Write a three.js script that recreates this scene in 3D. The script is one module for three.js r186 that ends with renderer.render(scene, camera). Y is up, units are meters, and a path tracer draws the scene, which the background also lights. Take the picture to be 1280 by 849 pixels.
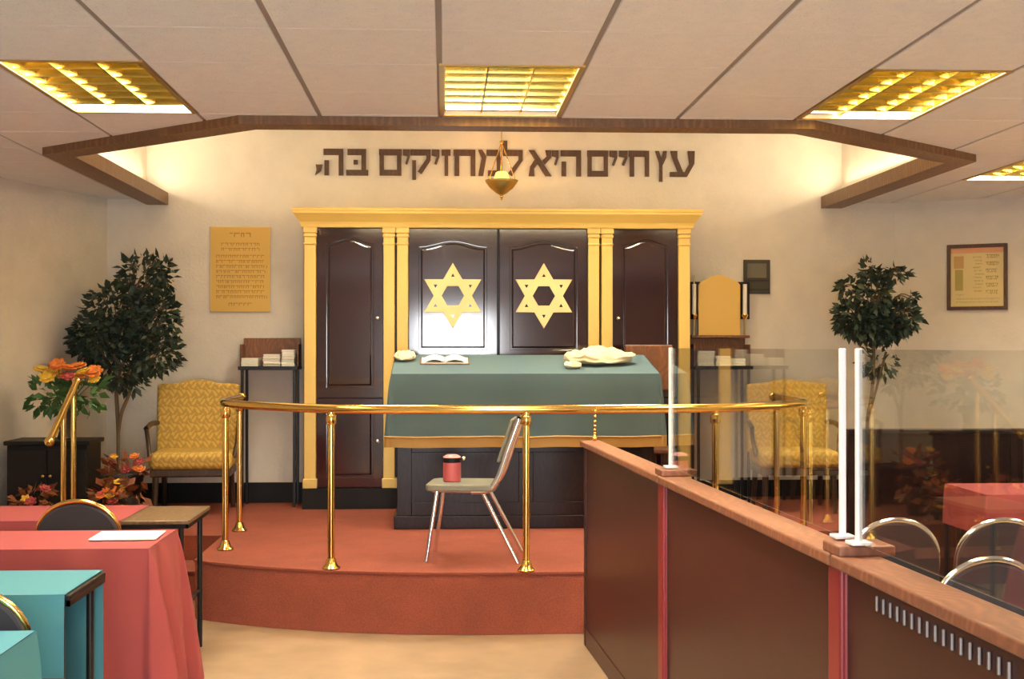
import * as THREE from 'three';
import { RoundedBoxGeometry } from 'three/addons/geometries/RoundedBoxGeometry.js';
import { mergeGeometries } from 'three/addons/utils/BufferGeometryUtils.js';
import { RectAreaLightUniformsLib } from 'three/addons/lights/RectAreaLightUniformsLib.js';
RectAreaLightUniformsLib.init();

// ---------------------------------------------------------------- camera, daylight, exposure
const F = 1663, EYE = 1.59, YAW = Math.atan(85 / F), HORIZON = 433;
const scene = new THREE.Scene();
const camera = new THREE.PerspectiveCamera(2 * Math.atan(424.5 / F) * 180 / Math.PI, 1280 / 849, 0.05, 60);
camera.position.set(0, EYE, 0);
camera.lookAt(Math.sin(YAW) * F, EYE + (HORIZON - 424.5), -Math.cos(YAW) * F);
scene.add(camera);
const renderer = new THREE.WebGLRenderer({ antialias: true });
renderer.toneMapping = THREE.LinearToneMapping;
renderer.toneMappingExposure = 1.0;
renderer.shadowMap.enabled = true;
scene.background = new THREE.Color(0.9, 0.95, 1.0);          // overcast daylight outside the entrance door
const TROFFER = 48, COVE = 46, DAY = 24;                     // brightness of the ceiling fittings, the cove tubes, the glazed door
const COOL = new THREE.Color(1.0, 0.97, 0.92), WARM = new THREE.Color(1.0, 0.8, 0.5);
const CEIL = 2.76, WALLZ = -10.7, ROOF = 3.42, STAGE = 0.345, MID = 0.44;

// the daylight that comes in through the glazed door in the rear wall
const REARZ = 2.0, DOORX0 = -0.5, DOORX1 = 0.86, DOORTOP = 2.12;
{
  const l = new THREE.RectAreaLight(new THREE.Color(0.95, 0.97, 1.0), DAY, DOORX1 - DOORX0, DOORTOP - 0.1);
  l.position.set((DOORX0 + DOORX1) / 2, (DOORTOP + 0.1) / 2, REARZ - 0.02);
  l.lookAt((DOORX0 + DOORX1) / 2, (DOORTOP + 0.1) / 2, -5);
  l.name = 'door_daylight'; scene.add(l);
}

// ---------------------------------------------------------------- helpers
let seed = 7;
const rnd = () => { seed = (seed * 1664525 + 1013904223) >>> 0; return seed / 4294967296; };
const rr = (a, b) => a + (b - a) * rnd();
const V = (x, y, z) => new THREE.Vector3(x, y, z);
const S = Math.sin(YAW), C = Math.cos(YAW);
function ray(px, py) { const x = (px - 640) / F, y = -(py - HORIZON) / F; return V(S + x * C, y, -C + x * S); }
function onZ(px, py, z) { const d = ray(px, py), k = z / d.z; return V(d.x * k, EYE + d.y * k, z); }
function onY(px, py, y) { const d = ray(px, py), k = (y - EYE) / d.y; return V(d.x * k, y, d.z * k); }

function hash(x, y, s) { let h = (x * 374761393 + y * 668265263 + s * 1442695041) | 0; h = Math.imul(h ^ (h >>> 13), 1274126177); return ((h ^ (h >>> 16)) >>> 0) / 4294967296; }
function noise(u, v, n, s) {
  const x = u * n, y = v * n, xi = Math.floor(x), yi = Math.floor(y), fx = x - xi, fy = y - yi;
  const a = fx * fx * (3 - 2 * fx), b = fy * fy * (3 - 2 * fy), w = (k) => ((k % n) + n) % n;
  const h = (i, j) => hash(w(i), w(j), s);
  return (h(xi, yi) * (1 - a) + h(xi + 1, yi) * a) * (1 - b) + (h(xi, yi + 1) * (1 - a) + h(xi + 1, yi + 1) * a) * b;
}
function fbm(u, v, n, s, o = 4) { let t = 0, k = 0.5, m = 0; for (let i = 0; i < o; i++) { t += k * noise(u, v, n, s + i); m += k; k *= 0.5; n *= 2; } return t / m; }
function tex(size, metres, fn, srgb = true) {
  const d = new Uint8Array(size * size * 4);
  for (let j = 0; j < size; j++) for (let i = 0; i < size; i++) {
    const c = fn(i / size, j / size), k = (j * size + i) * 4;
    for (let q = 0; q < 3; q++) d[k + q] = Math.max(0, Math.min(255, (Array.isArray(c) ? c[q] : c) * 255));
    d[k + 3] = 255;
  }
  const t = new THREE.DataTexture(d, size, size); t.wrapS = t.wrapT = THREE.RepeatWrapping; t.magFilter = THREE.LinearFilter; t.minFilter = THREE.LinearMipmapLinearFilter;
  t.repeat.set(1 / metres, 1 / metres); if (srgb) t.colorSpace = THREE.SRGBColorSpace; t.generateMipmaps = true; t.needsUpdate = true; return t;
}
const T = {
  plaster: tex(256, 1.1, (u, v) => 0.93 + 0.07 * fbm(u, v, 8, 3)),
  plasterBump: tex(256, 0.5, (u, v) => fbm(u, v, 32, 5, 3), false),
  carpet: tex(512, 0.9, (u, v) => 0.74 + 0.26 * (0.55 * noise(u, v, 256, 11) + 0.45 * fbm(u, v, 6, 12))),
  carpetBump: tex(512, 0.45, (u, v) => noise(u, v, 256, 13), false),
  wood: tex(512, 0.8, (u, v) => { const w = fbm(u, v, 4, 20, 3), g = 0.5 + 0.5 * Math.sin((u * 22 + w * 5) * 6.283); return 0.72 + 0.2 * g * noise(u, v * 0.25 + 0.1, 64, 22) + 0.08 * noise(u, v, 128, 23); }),
  tile: tex(256, 0.61, (u, v) => 0.9 + 0.1 * (noise(u, v, 128, 31) > 0.2 ? 1 : 0.5) * (0.8 + 0.2 * noise(u, v, 16, 32))),
  tileBump: tex(256, 0.61, (u, v) => (noise(u, v, 128, 31) > 0.22 ? 1 : 0.2) * 0.8 + 0.2 * noise(u, v, 64, 33), false),
  weave: tex(256, 0.12, (u, v) => 0.88 + 0.12 * (0.5 + 0.25 * Math.sin(u * 402) + 0.25 * Math.sin(v * 402)) * (0.8 + 0.2 * noise(u, v, 32, 41))),
  brocade: tex(256, 0.13, (u, v) => { const a = Math.sin(u * 12.566 + 1.6 * Math.sin(v * 6.283)), b = Math.cos(v * 12.566 + 1.3 * Math.sin(u * 12.566)), m = a * b + 0.5 * (noise(u, v, 24, 51) - 0.5) > 0.12; return m ? [0.98, 0.95, 0.85] : [0.84, 0.80, 0.66]; }),
  floor: tex(512, 1.2, (u, v) => 0.82 + 0.18 * fbm(u, v, 8, 61, 5)),
  marks: tex(256, 1.5, (u, v) => 0.86 + 0.14 * fbm(u, v, 5, 71, 5)),
};
const lin = (r, g, b) => new THREE.Color().setRGB(r, g, b);
function mat(r, g, b, o = {}) {
  const { phys, tex: t, bump, bs, ...rest } = o, m = new (phys ? THREE.MeshPhysicalMaterial : THREE.MeshStandardMaterial)({ color: lin(r, g, b), roughness: 0.7, metalness: 0, ...rest });
  if (t) m.map = t; if (bump) { m.bumpMap = bump; m.bumpScale = bs || 0.001; }
  m.side = THREE.DoubleSide; return m;
}
const M = {
  wall: mat(0.76, 0.71, 0.63, { tex: T.plaster, bump: T.plasterBump, bs: 0.0015, roughness: 0.75 }),
  tile: mat(0.84, 0.86, 0.88, { tex: T.tile, bump: T.tileBump, bs: 0.002, roughness: 0.95 }),
  runner: mat(0.30, 0.28, 0.27, { roughness: 0.5 }),
  tee: mat(0.80, 0.77, 0.73, { roughness: 0.5 }),
  floor: mat(0.36, 0.235, 0.135, { tex: T.floor, roughness: 0.55 }),
  carpet: mat(0.38, 0.09, 0.052, { tex: T.carpet, bump: T.carpetBump, bs: 0.004, roughness: 1 }),
  base: mat(0.012, 0.011, 0.012, { phys: true, specularIntensity: 0.4, roughness: 0.5 }),
  beam: mat(0.30, 0.15, 0.065, { tex: T.wood, roughness: 0.45 }),
  mahogany: mat(0.036, 0.006, 0.008, { phys: true, tex: T.wood, roughness: 0.11, ior: 1.6, clearcoat: 1, clearcoatRoughness: 0.09 }),
  darkwood: mat(0.028, 0.013, 0.014, { phys: true, tex: T.wood, roughness: 0.3, specularIntensity: 0.5 }),
  goldpaint: mat(0.76, 0.54, 0.15, { roughness: 0.42 }),
  star: mat(0.90, 0.72, 0.32, { roughness: 0.4 }),
  brass: mat(0.86, 0.58, 0.17, { metalness: 1, roughness: 0.16 }),
  brassdull: mat(0.62, 0.42, 0.13, { metalness: 0.9, roughness: 0.35 }),
  plaque: mat(0.66, 0.44, 0.12, { metalness: 0.35, roughness: 0.45 }),
  chrome: mat(0.86, 0.86, 0.85, { metalness: 1, roughness: 0.12 }),
  louver: mat(0.90, 0.68, 0.18, { metalness: 1, roughness: 0.12 }),
  pan: mat(0.82, 0.80, 0.74, { roughness: 0.5 }),
  letter: mat(0.13, 0.055, 0.02, { tex: T.wood, roughness: 0.5 }),
  panel: mat(0.058, 0.019, 0.016, { phys: true, tex: T.marks, roughness: 0.35, specularIntensity: 0.5 }),
  redpost: mat(0.23, 0.02, 0.024, { roughness: 0.4 }),
  cap: mat(0.38, 0.15, 0.085, { tex: T.wood, roughness: 0.4 }),
  whitepost: mat(0.86, 0.85, 0.86, { roughness: 0.35 }),
  glass: mat(0.93, 0.94, 0.92, { phys: true, transmission: 1, thickness: 0, roughness: 0, ior: 1.5 }),
  doorglass: mat(1, 1, 1, { phys: true, transmission: 1, thickness: 0, roughness: 0, ior: 1.45 }),
  redcloth: mat(0.35, 0.058, 0.060, { tex: T.weave, roughness: 0.85 }),
  tealcloth: mat(0.06, 0.25, 0.32, { tex: T.weave, roughness: 0.8 }),
  bimahcloth: mat(0.095, 0.165, 0.19, { phys: true, tex: T.weave, roughness: 0.8, sheen: 0.6, sheenColor: lin(0.5, 0.6, 0.5), sheenRoughness: 0.5 }),
  fringe: mat(0.42, 0.26, 0.075, { roughness: 0.6 }),
  laminate: mat(0.24, 0.14, 0.065, { tex: T.wood, roughness: 0.4 }),
  black: mat(0.012, 0.011, 0.011, { phys: true, specularIntensity: 0.4, roughness: 0.45 }),
  blackmetal: mat(0.02, 0.02, 0.02, { roughness: 0.35, metalness: 0.4 }),
  upholstery: mat(0.035, 0.032, 0.04, { tex: T.weave, roughness: 0.85 }),
  brocade: mat(0.66, 0.47, 0.14, { tex: T.brocade, roughness: 0.7 }),
  chairwood: mat(0.10, 0.055, 0.03, { tex: T.wood, roughness: 0.4 }),
  pewter: mat(0.30, 0.27, 0.26, { metalness: 0.6, roughness: 0.5 }),
  seat: mat(0.20, 0.20, 0.16, { roughness: 0.5 }),
  redtin: mat(0.50, 0.10, 0.11, { roughness: 0.4 }),
  paper: mat(0.86, 0.82, 0.70, { roughness: 0.8 }),
  ivory: mat(0.78, 0.66, 0.42, { tex: T.weave, roughness: 0.85 }),
  rackwood: mat(0.27, 0.10, 0.035, { tex: T.wood, roughness: 0.45 }),
  leaf: mat(0.022, 0.042, 0.026, { roughness: 0.5 }),
  leafgreen: mat(0.06, 0.16, 0.045, { roughness: 0.5 }),
  leafrust: mat(0.20, 0.06, 0.02, { roughness: 0.6 }),
  bark: mat(0.16, 0.11, 0.07, { roughness: 0.85 }),
  pot: mat(0.03, 0.026, 0.024, { roughness: 0.5 }),
  yellow: mat(0.85, 0.55, 0.06, { roughness: 0.7 }),
  orange: mat(0.75, 0.22, 0.04, { roughness: 0.7 }),
  rose: mat(0.45, 0.07, 0.08, { roughness: 0.7 }),
  soil: mat(0.04, 0.028, 0.02, { roughness: 1 }),
  framewood: mat(0.13, 0.05, 0.025, { tex: T.wood, roughness: 0.45 }),
  tube: mat(0.9, 0.9, 0.9, { emissive: COOL, emissiveIntensity: 6 }),
  covetube: mat(0.9, 0.9, 0.9, { emissive: WARM, emissiveIntensity: 5 }),
  flame: mat(0.9, 0.5, 0.1, { emissive: lin(1, 0.55, 0.12), emissiveIntensity: 2.2 }),
};

const used = {};
function numbered(n) { used[n] = (used[n] ?? -1) + 1; return used[n] ? n + '_' + String(used[n]).padStart(3, '0') : n; }
function metricUV(g) {                       // uv in metres by the way each face points
  const p = g.attributes.position, n = g.attributes.normal, uv = new Float32Array(p.count * 2);
  for (let i = 0; i < p.count; i++) {
    const ax = Math.abs(n.getX(i)), ay = Math.abs(n.getY(i)), az = Math.abs(n.getZ(i)), x = p.getX(i), y = p.getY(i), z = p.getZ(i);
    const [a, b] = ax > ay && ax > az ? [z, y] : ay > az ? [x, z] : [x, y]; uv[2 * i] = a; uv[2 * i + 1] = b;
  }
  g.setAttribute('uv', new THREE.BufferAttribute(uv, 2)); return g;
}
function clean(g) {
  const o = g.index ? g.toNonIndexed() : g.clone();
  if (!o.attributes.normal) o.computeVertexNormals();
  for (const k of Object.keys(o.attributes)) if (!['position', 'normal', 'uv'].includes(k)) o.deleteAttribute(k);
  return o;
}
function join(gs, keepUV) {
  const a = (Array.isArray(gs) ? gs : [gs]).map((g) => { const o = clean(g); if (!keepUV || !o.attributes.uv) metricUV(o); return o; });
  return a.length === 1 ? a[0] : mergeGeometries(a);
}
function obj(name, gs, m, parent, keepUV) {
  const o = new THREE.Mesh(gs.isJoined ? gs : join(gs, keepUV), m); o.name = parent ? name : numbered(name); o.castShadow = o.receiveShadow = true;
  (parent || scene).add(o); return o;
}
function shared(gs) { const g = join(gs); g.isJoined = true; return g; }
function tag(o, label, category, group, kind) { o.userData.label = label; if (category) o.userData.category = category; if (group) o.userData.group = group; if (kind) o.userData.kind = kind; return o; }
function thing(name, label, category, pos = [0, 0, 0], turn = 0, group) {
  const o = new THREE.Group(); o.name = numbered(name); o.position.set(...pos); o.rotation.y = turn; scene.add(o); return tag(o, label, category, group);
}
function dup(root, pos, turn, label, group) {
  const r = root.clone(); r.name = numbered(root.name.replace(/_\d{3}$/, '')); r.position.set(...pos); r.rotation.set(0, turn, 0); r.userData = { ...root.userData };
  if (label) r.userData.label = label; if (group) r.userData.group = group; scene.add(r); return r;
}
function struct(name, gs, m, label, category) { const o = obj(name, gs, m); tag(o, label, category, null, 'structure'); return o; }
function box(w, h, d, x = 0, y = 0, z = 0, r = 0, ry = 0, rx = 0, rz = 0) {
  const g = r ? new RoundedBoxGeometry(w, h, d, 2, r) : new THREE.BoxGeometry(w, h, d);
  if (rx) g.rotateX(rx); if (rz) g.rotateZ(rz); if (ry) g.rotateY(ry); return g.translate(x, y, z);
}
const span = (x0, x1, y0, y1, z0, z1, r) => box(x1 - x0, y1 - y0, z1 - z0, (x0 + x1) / 2, (y0 + y1) / 2, (z0 + z1) / 2, r);
function rod(a, b, r0, r1 = r0, n = 10) {
  const d = b.clone().sub(a), g = new THREE.CylinderGeometry(r1, r0, d.length(), n);
  g.applyQuaternion(new THREE.Quaternion().setFromUnitVectors(V(0, 1, 0), d.normalize())); return g.translate((a.x + b.x) / 2, (a.y + b.y) / 2, (a.z + b.z) / 2);
}
function pipe(pts, r, seg = 40, closed = false, n = 10) { return new THREE.TubeGeometry(new THREE.CatmullRomCurve3(pts, closed, 'centripetal'), seg, r, n, closed); }
function lathe(prof, n = 20, x = 0, y = 0, z = 0) { return new THREE.LatheGeometry(prof.map(([a, b]) => new THREE.Vector2(a, b)), n).translate(x, y, z); }
function ball(r, x, y, z, sx = 1, sy = 1, sz = 1, n = 12) { return new THREE.SphereGeometry(r, n, Math.max(6, n * 0.7 | 0)).scale(sx, sy, sz).translate(x, y, z); }
function poly(pts) { const s = new THREE.Shape(); pts.forEach(([x, y], i) => (i ? s.lineTo(x, y) : s.moveTo(x, y))); s.closePath(); return s; }
function extr(shape, depth, bevel = 0, n = 12) { return new THREE.ExtrudeGeometry(shape, { depth, bevelEnabled: bevel > 0, bevelSize: bevel, bevelThickness: bevel, bevelSegments: 2, curveSegments: n }); }
function slab(pts, y0, y1) { return extr(poly(pts.map(([x, z]) => [x, -z])), y1 - y0).rotateX(-Math.PI / 2).translate(0, y0, 0); }   // floor-plan outline, from y0 up to y1

// ---------------------------------------------------------------- the room shell
const LW = [[-2.67, WALLZ], [-3.04, -9.5], [-4.1, -6.2], [-4.1, REARZ]], RW = [[3.68, WALLZ - 0.0], [4.5, -10.2], [5.3, -9.7], [5.3, REARZ]];
struct('floor', slab([[-4.4, REARZ + 0.2], [5.6, REARZ + 0.2], [5.6, -11], [-4.4, -11]], -0.12, 0), M.floor, 'tan vinyl floor in front of the platform', 'floor');
function wallRun(name, pts, side, label) {      // thick wall along a polyline, thickness pushed to the outside
  const gs = [];
  for (let i = 0; i + 1 < pts.length; i++) {
    const a = pts[i], b = pts[i + 1], dx = b[0] - a[0], dz = b[1] - a[1], l = Math.hypot(dx, dz), nx = -dz / l * side * 0.15, nz = dx / l * side * 0.15, e = 0.12, ex = dx / l * e, ez = dz / l * e;
    gs.push(slab([[a[0] - ex * (i ? 0 : 1), a[1] - ez * (i ? 0 : 1)], [b[0], b[1]], [b[0] + nx + ex, b[1] + nz + ez], [a[0] + nx - ex, a[1] + nz - ez]], 0, ROOF));
  }
  return struct(name, gs, M.wall, label, 'wall');
}
wallRun('wall_left', LW, 1, 'cream side wall behind the flower vase and bushy ficus');
wallRun('wall_right', RW, -1, 'cream angled wall behind the framed chart');
struct('wall_back', span(-3.0, 4.0, 0, ROOF, WALLZ - 0.15, WALLZ), M.wall, 'cream wall behind the wooden ark', 'wall');
struct('wall_rear', [span(-4.3, DOORX0 - 0.06, 0, ROOF, REARZ, REARZ + 0.15), span(DOORX1 + 0.06, 5.5, 0, ROOF, REARZ, REARZ + 0.15), span(DOORX0 - 0.06, DOORX1 + 0.06, DOORTOP + 0.06, ROOF, REARZ, REARZ + 0.15)], M.wall, 'cream wall with the glazed entrance door', 'wall');
{
  const d = new THREE.Group(); d.name = 'door_1'; scene.add(d); tag(d, 'glazed double entrance door letting in daylight', 'door', null, 'structure');
  obj('door_frame', [span(DOORX0 - 0.06, DOORX0, 0, DOORTOP + 0.06, REARZ + 0.02, REARZ + 0.12), span(DOORX1, DOORX1 + 0.06, 0, DOORTOP + 0.06, REARZ + 0.02, REARZ + 0.12), span(DOORX0, DOORX1, DOORTOP, DOORTOP + 0.06, REARZ + 0.02, REARZ + 0.12), span(DOORX0, DOORX1, 0, 0.08, REARZ + 0.02, REARZ + 0.12), span((DOORX0 + DOORX1) / 2 - 0.03, (DOORX0 + DOORX1) / 2 + 0.03, 0.08, DOORTOP, REARZ + 0.03, REARZ + 0.11)], M.blackmetal, d);
  for (const [a, b] of [[DOORX0, (DOORX0 + DOORX1) / 2 - 0.03], [(DOORX0 + DOORX1) / 2 + 0.03, DOORX1]]) obj('pane', span(a, b, 0.08, DOORTOP, REARZ + 0.065, REARZ + 0.071), M.doorglass, d);
}
struct('roof_slab', span(-4.6, 5.8, ROOF, ROOF + 0.12, WALLZ - 0.6, REARZ + 0.3), M.wall, 'white slab above the ceiling recess', 'ceiling');
// black baseboards (the ark hides the middle of the wall)
const bb = (pts, side) => { const gs = []; for (let i = 0; i + 1 < pts.length; i++) { const a = pts[i], b = pts[i + 1], dx = b[0] - a[0], dz = b[1] - a[1], l = Math.hypot(dx, dz), nx = dz / l * side * 0.012, nz = -dx / l * side * 0.012; gs.push(slab([a, b, [b[0] + nx, b[1] + nz], [a[0] + nx, a[1] + nz]], STAGE * (i < 1 ? 1 : 0), STAGE * (i < 1 ? 1 : 0) + 0.16)); } return gs; };
struct('baseboard_left', bb(LW, 1), M.base, 'black baseboard along the wall behind the flower vase', 'baseboard');
struct('baseboard_right', bb(RW, -1), M.base, 'black baseboard along the wall of the framed chart', 'baseboard');
struct('baseboard_back', [span(-2.67, -1.13, STAGE, STAGE + 0.16, WALLZ, WALLZ + 0.014), span(1.97, 3.68, STAGE, STAGE + 0.16, WALLZ, WALLZ + 0.014)], M.base, 'black baseboard along the back wall beside the ark', 'baseboard');

// ---------------------------------------------------------------- tiled ceiling with the recess over the platform
const RING = [[-2.36, WALLZ], [-2.36, -7.95], [-1.04, -6.79], [1.92, -6.79], [3.24, -7.95], [3.24, WALLZ]];       // outline of the recess
function clip(pts, a, b, keepLeft) {       // half-plane clip of a convex outline
  const side = (p) => ((b[0] - a[0]) * (p[1] - a[1]) - (b[1] - a[1]) * (p[0] - a[0])) * (keepLeft ? 1 : -1), out = [];
  for (let i = 0; i < pts.length; i++) {
    const p = pts[i], q = pts[(i + 1) % pts.length], sp = side(p), sq = side(q);
    if (sp >= 0) out.push(p);
    if ((sp > 0 && sq < 0) || (sp < 0 && sq > 0)) { const k = sp / (sp - sq); out.push([p[0] + (q[0] - p[0]) * k, p[1] + (q[1] - p[1]) * k]); }
  }
  return out;
}
const areaOf = (p) => Math.abs(p.reduce((s, a, i) => { const b = p[(i + 1) % p.length]; return s + a[0] * b[1] - b[0] * a[1]; }, 0) / 2);
function outside(rect) {                   // the pieces of a rectangle outside the recess
  const edges = RING.map((p, i) => [p, RING[(i + 1) % RING.length]]), out = []; let rest = rect;
  const inLeft = (() => { const [a, b] = edges[2]; return ((b[0] - a[0]) * (-9 - a[1]) - (b[1] - a[1]) * (0.4 - a[0])) > 0; })();
  for (const [a, b] of edges.slice(0, 5)) { const o = clip(rest, a, b, !inLeft); if (o.length > 2 && areaOf(o) > 1e-4) out.push(o); rest = clip(rest, a, b, inLeft); if (rest.length < 3) break; }
  return out;
}
const GX0 = -0.02, GZ0 = -5.53, P = 0.61;
const fittings = []; for (const j of [0, -4]) for (const i of [-3, 0, 3, 6]) fittings.push([i, j]); fittings.push([6, 4]);
const taken = new Set(); for (const [i, j] of fittings) { taken.add(i + ',' + j); taken.add(i + ',' + (j + 1)); }
const ceiling = new THREE.Group(); ceiling.name = 'ceiling'; scene.add(ceiling); tag(ceiling, 'suspended ceiling of off-white square tiles', 'ceiling', null, 'structure');
const whole = shared(box(P - 0.022, 0.018, P - 0.010, 0, 0, 0, 0.005)), rest = [];
for (let i = -7; i <= 8; i++) for (let j = -12; j <= 8; j++) {
  if (taken.has(i + ',' + j)) continue;
  const x0 = GX0 + i * P, z1 = GZ0 - j * P, x1 = x0 + P, z0 = z1 - P, g = 0.011, h = 0.005;
  const rect = [[x0 + g, z1 - h], [x1 - g, z1 - h], [x1 - g, z0 + h], [x0 + g, z0 + h]], parts = outside(rect), a = parts.reduce((s, p) => s + areaOf(p), 0);
  if (a < 0.003) continue;
  const full = a > areaOf(rect) * 0.999;
  if (j < -4) { rest.push(box(P - 0.022, 0.018, P - 0.010, (x0 + x1) / 2, CEIL + 0.009, (z0 + z1) / 2)); continue; }
  if (full) { const o = obj('ceiling_tile', whole, M.tile, ceiling); o.position.set((x0 + x1) / 2, CEIL + 0.009, (z0 + z1) / 2); } else obj('ceiling_tile', parts.map((p) => slab(p, CEIL, CEIL + 0.018)), M.tile, ceiling);
}
{ const o = obj('ceiling_tile_field', rest, M.tile, ceiling); o.userData.kind = 'stuff'; }
{ // runners along the room, cross tees between them; both lie just above the tile faces and stop at the recess
  const cut = (r) => outside(r).map((p) => slab(p, CEIL + 0.006, CEIL + 0.03));
  for (let i = -7; i <= 9; i++) { const x = GX0 + i * P, gs = cut([[x - 0.0125, REARZ], [x + 0.0125, REARZ], [x + 0.0125, WALLZ], [x - 0.0125, WALLZ]]); if (gs.length) obj('runner', gs, M.runner, ceiling); }
  for (let j = -12; j <= 9; j++) { const z = GZ0 - j * P, gs = []; for (let i = -7; i <= 8; i++) { if (taken.has(i + ',' + j) && taken.has(i + ',' + (j - 1))) continue; const x0 = GX0 + i * P + 0.0126, x1 = GX0 + (i + 1) * P - 0.0126; gs.push(...outside([[x0, z + 0.012], [x1, z + 0.012], [x1, z - 0.012], [x0, z - 0.012]]).map((p) => slab(p, CEIL + 0.002, CEIL + 0.02))); } if (gs.length && z > WALLZ) obj('cross_tee', gs, M.tee, ceiling); }
}
// recess walls and the wooden trim round it
function offset(pts, d) {                  // inwards by d
  const c = [MID, -9.5], n = pts.length, nrm = []; for (let i = 0; i + 1 < n; i++) { let nx = -(pts[i + 1][1] - pts[i][1]), nz = pts[i + 1][0] - pts[i][0]; const l = Math.hypot(nx, nz); nx /= l; nz /= l; const mx = (pts[i][0] + pts[i + 1][0]) / 2, mz = (pts[i][1] + pts[i + 1][1]) / 2; if ((c[0] - mx) * nx + (c[1] - mz) * nz < 0) { nx = -nx; nz = -nz; } nrm.push([nx, nz]); }
  return pts.map((p, i) => { const a = nrm[Math.max(0, i - 1)], b = nrm[Math.min(n - 2, i)], k = d / (1 + a[0] * b[0] + a[1] * b[1]); return [p[0] + (a[0] + b[0]) * k, p[1] + (a[1] + b[1]) * k]; });
}
const inner = offset(RING, 0.17), back = offset(RING, -0.10), lip = offset(RING, 0.13);
struct('wall_recess', RING.slice(0, -1).map((p, i) => slab([p, RING[i + 1], back[i + 1], back[i]], CEIL + 0.02, ROOF)), M.wall, 'white upright sides of the lit ceiling recess', 'wall');
RING.slice(0, -1).forEach((p, i) => {
  const q = RING[i + 1];
  struct('trim_' + (i + 1), [slab([p, q, inner[i + 1], inner[i]], CEIL - 0.045, CEIL + 0.02), slab([lip[i], lip[i + 1], inner[i + 1], inner[i]], CEIL + 0.02, CEIL + 0.05)], M.beam, ['brown wooden trim down the golden plaque side of the recess', 'brown wooden trim across the slanted recess corner above the table side', 'long brown wooden trim across the front of the recess', 'brown wooden trim across the slanted recess corner above the glass screens', 'brown wooden trim down the framed chart side of the recess'][i], 'trim');
});
{ // warm tubes lying on the trim, out of sight behind its lip
  const mid = offset(RING, 0.06); const lab = ['in the cove on the golden plaque side', 'in the cove behind the slanted trim over the table side', 'in the cove behind the long front trim', 'in the cove behind the slanted trim over the glass screens', 'in the cove on the framed chart side'];
  for (let i = 0; i < 5; i++) {
    const a = mid[i], b = mid[i + 1], dx = b[0] - a[0], dz = b[1] - a[1], l = Math.hypot(dx, dz), k0 = 0.12 / l, f = (k) => V(a[0] + dx * k, CEIL + 0.05, a[1] + dz * k);
    const t = thing('cove_light', 'warm white strip light hidden ' + lab[i], 'light');
    obj('tube', rod(f(k0), f(1 - k0), 0.016), M.covetube, t); for (const k of [k0, 1 - k0]) obj('holder', box(0.03, 0.05, 0.03, f(k).x, CEIL + 0.045, f(k).z), M.whitepost, t);
    const L = new THREE.RectAreaLight(WARM, COVE, l * 0.9, 0.05); L.position.copy(f(0.5)).setY(CEIL + 0.085);
    const inx = MID - f(0.5).x, inz = -9.3 - f(0.5).z, il = Math.hypot(inx, inz); L.lookAt(L.position.x + inx / il * 0.7, CEIL + 0.085 + 1, L.position.z + inz / il * 0.7); L.name = 'cove_glow'; scene.add(L);
  }
}

// ---------------------------------------------------------------- gold-louvred ceiling fittings
const fit = thing('ceiling_light', '', 'light');
{
  const w = P - 0.02, l = 2 * P - 0.02;
  obj('housing', [box(w, 0.012, l, 0, 0.17, 0), box(0.012, 0.17, l, -w / 2 + 0.006, 0.085, 0), box(0.012, 0.17, l, w / 2 - 0.006, 0.085, 0), box(w, 0.17, 0.012, 0, 0.085, -l / 2 + 0.006), box(w, 0.17, 0.012, 0, 0.085, l / 2 - 0.006)], M.pan, fit);
  obj('frame', [box(0.022, 0.012, l + 0.01, -w / 2, 0.003, 0), box(0.022, 0.012, l + 0.01, w / 2, 0.003, 0), box(w, 0.012, 0.022, 0, 0.003, -l / 2), box(w, 0.012, 0.022, 0, 0.003, l / 2)], M.brassdull, fit);
  for (const x of [-1, 0, 1]) obj('tube', rod(V(x * w / 3, 0.14, -l / 2 + 0.03), V(x * w / 3, 0.14, l / 2 - 0.03), 0.013, 0.013, 8), M.tube, fit);
  const vee = (len) => extr(poly([[-0.004, 0], [0.004, 0], [0.009, 0.04], [0.02, 0.085], [-0.02, 0.085], [-0.009, 0.04]]), len).translate(0, 0, -len / 2);
  for (const x of [-w / 2 + 0.012, -w / 6, w / 6, w / 2 - 0.012]) obj('louver_blade', vee(l - 0.03).translate(x, 0.006, 0), M.louver, fit);
  const cross = shared(vee(w - 0.03).rotateY(Math.PI / 2));
  for (let k = 1; k <= 7; k++) obj('louver_blade', cross, M.louver, fit).position.set(0, 0.006, -l / 2 + 0.02 + k * (l - 0.04) / 7);
}
const fitLabel = (i, j) => j > 0 ? 'gold-louvred ceiling light near the framed chart wall' : j < 0 ? 'gold-louvred ceiling light ' + 'halfway to the entrance door, ' + { '-3': 'over the red and teal tables', 0: 'over the aisle', 3: 'over the seats behind the glass', 6: 'far beyond the glass screens' }[i] : { '-3': 'gold-louvred ceiling light beside the slanted recess trim, over the table side', 0: 'glaring gold-louvred ceiling light facing the wall inscription', 3: 'gold-louvred ceiling light beside the slanted recess trim, above the glass screens', 6: 'gold-louvred ceiling light beyond the glass screens, short of the chart wall' }[i];
fittings.forEach(([i, j], k) => {
  const x = GX0 + (i + 0.5) * P, z = GZ0 - (j + 1) * P; let o = fit;
  if (k) o = dup(fit, [x, CEIL, z], 0, fitLabel(i, j), 'gold-louvred ceiling lights'); else { fit.position.set(x, CEIL, z); tag(fit, fitLabel(i, j), 'light', 'gold-louvred ceiling lights'); }
  const L = new THREE.RectAreaLight(COOL, TROFFER, P - 0.08, 2 * P - 0.08); L.position.set(x, CEIL + 0.115, z); L.lookAt(x, 0, z); L.name = 'fitting_glow'; scene.add(L);
});

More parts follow.
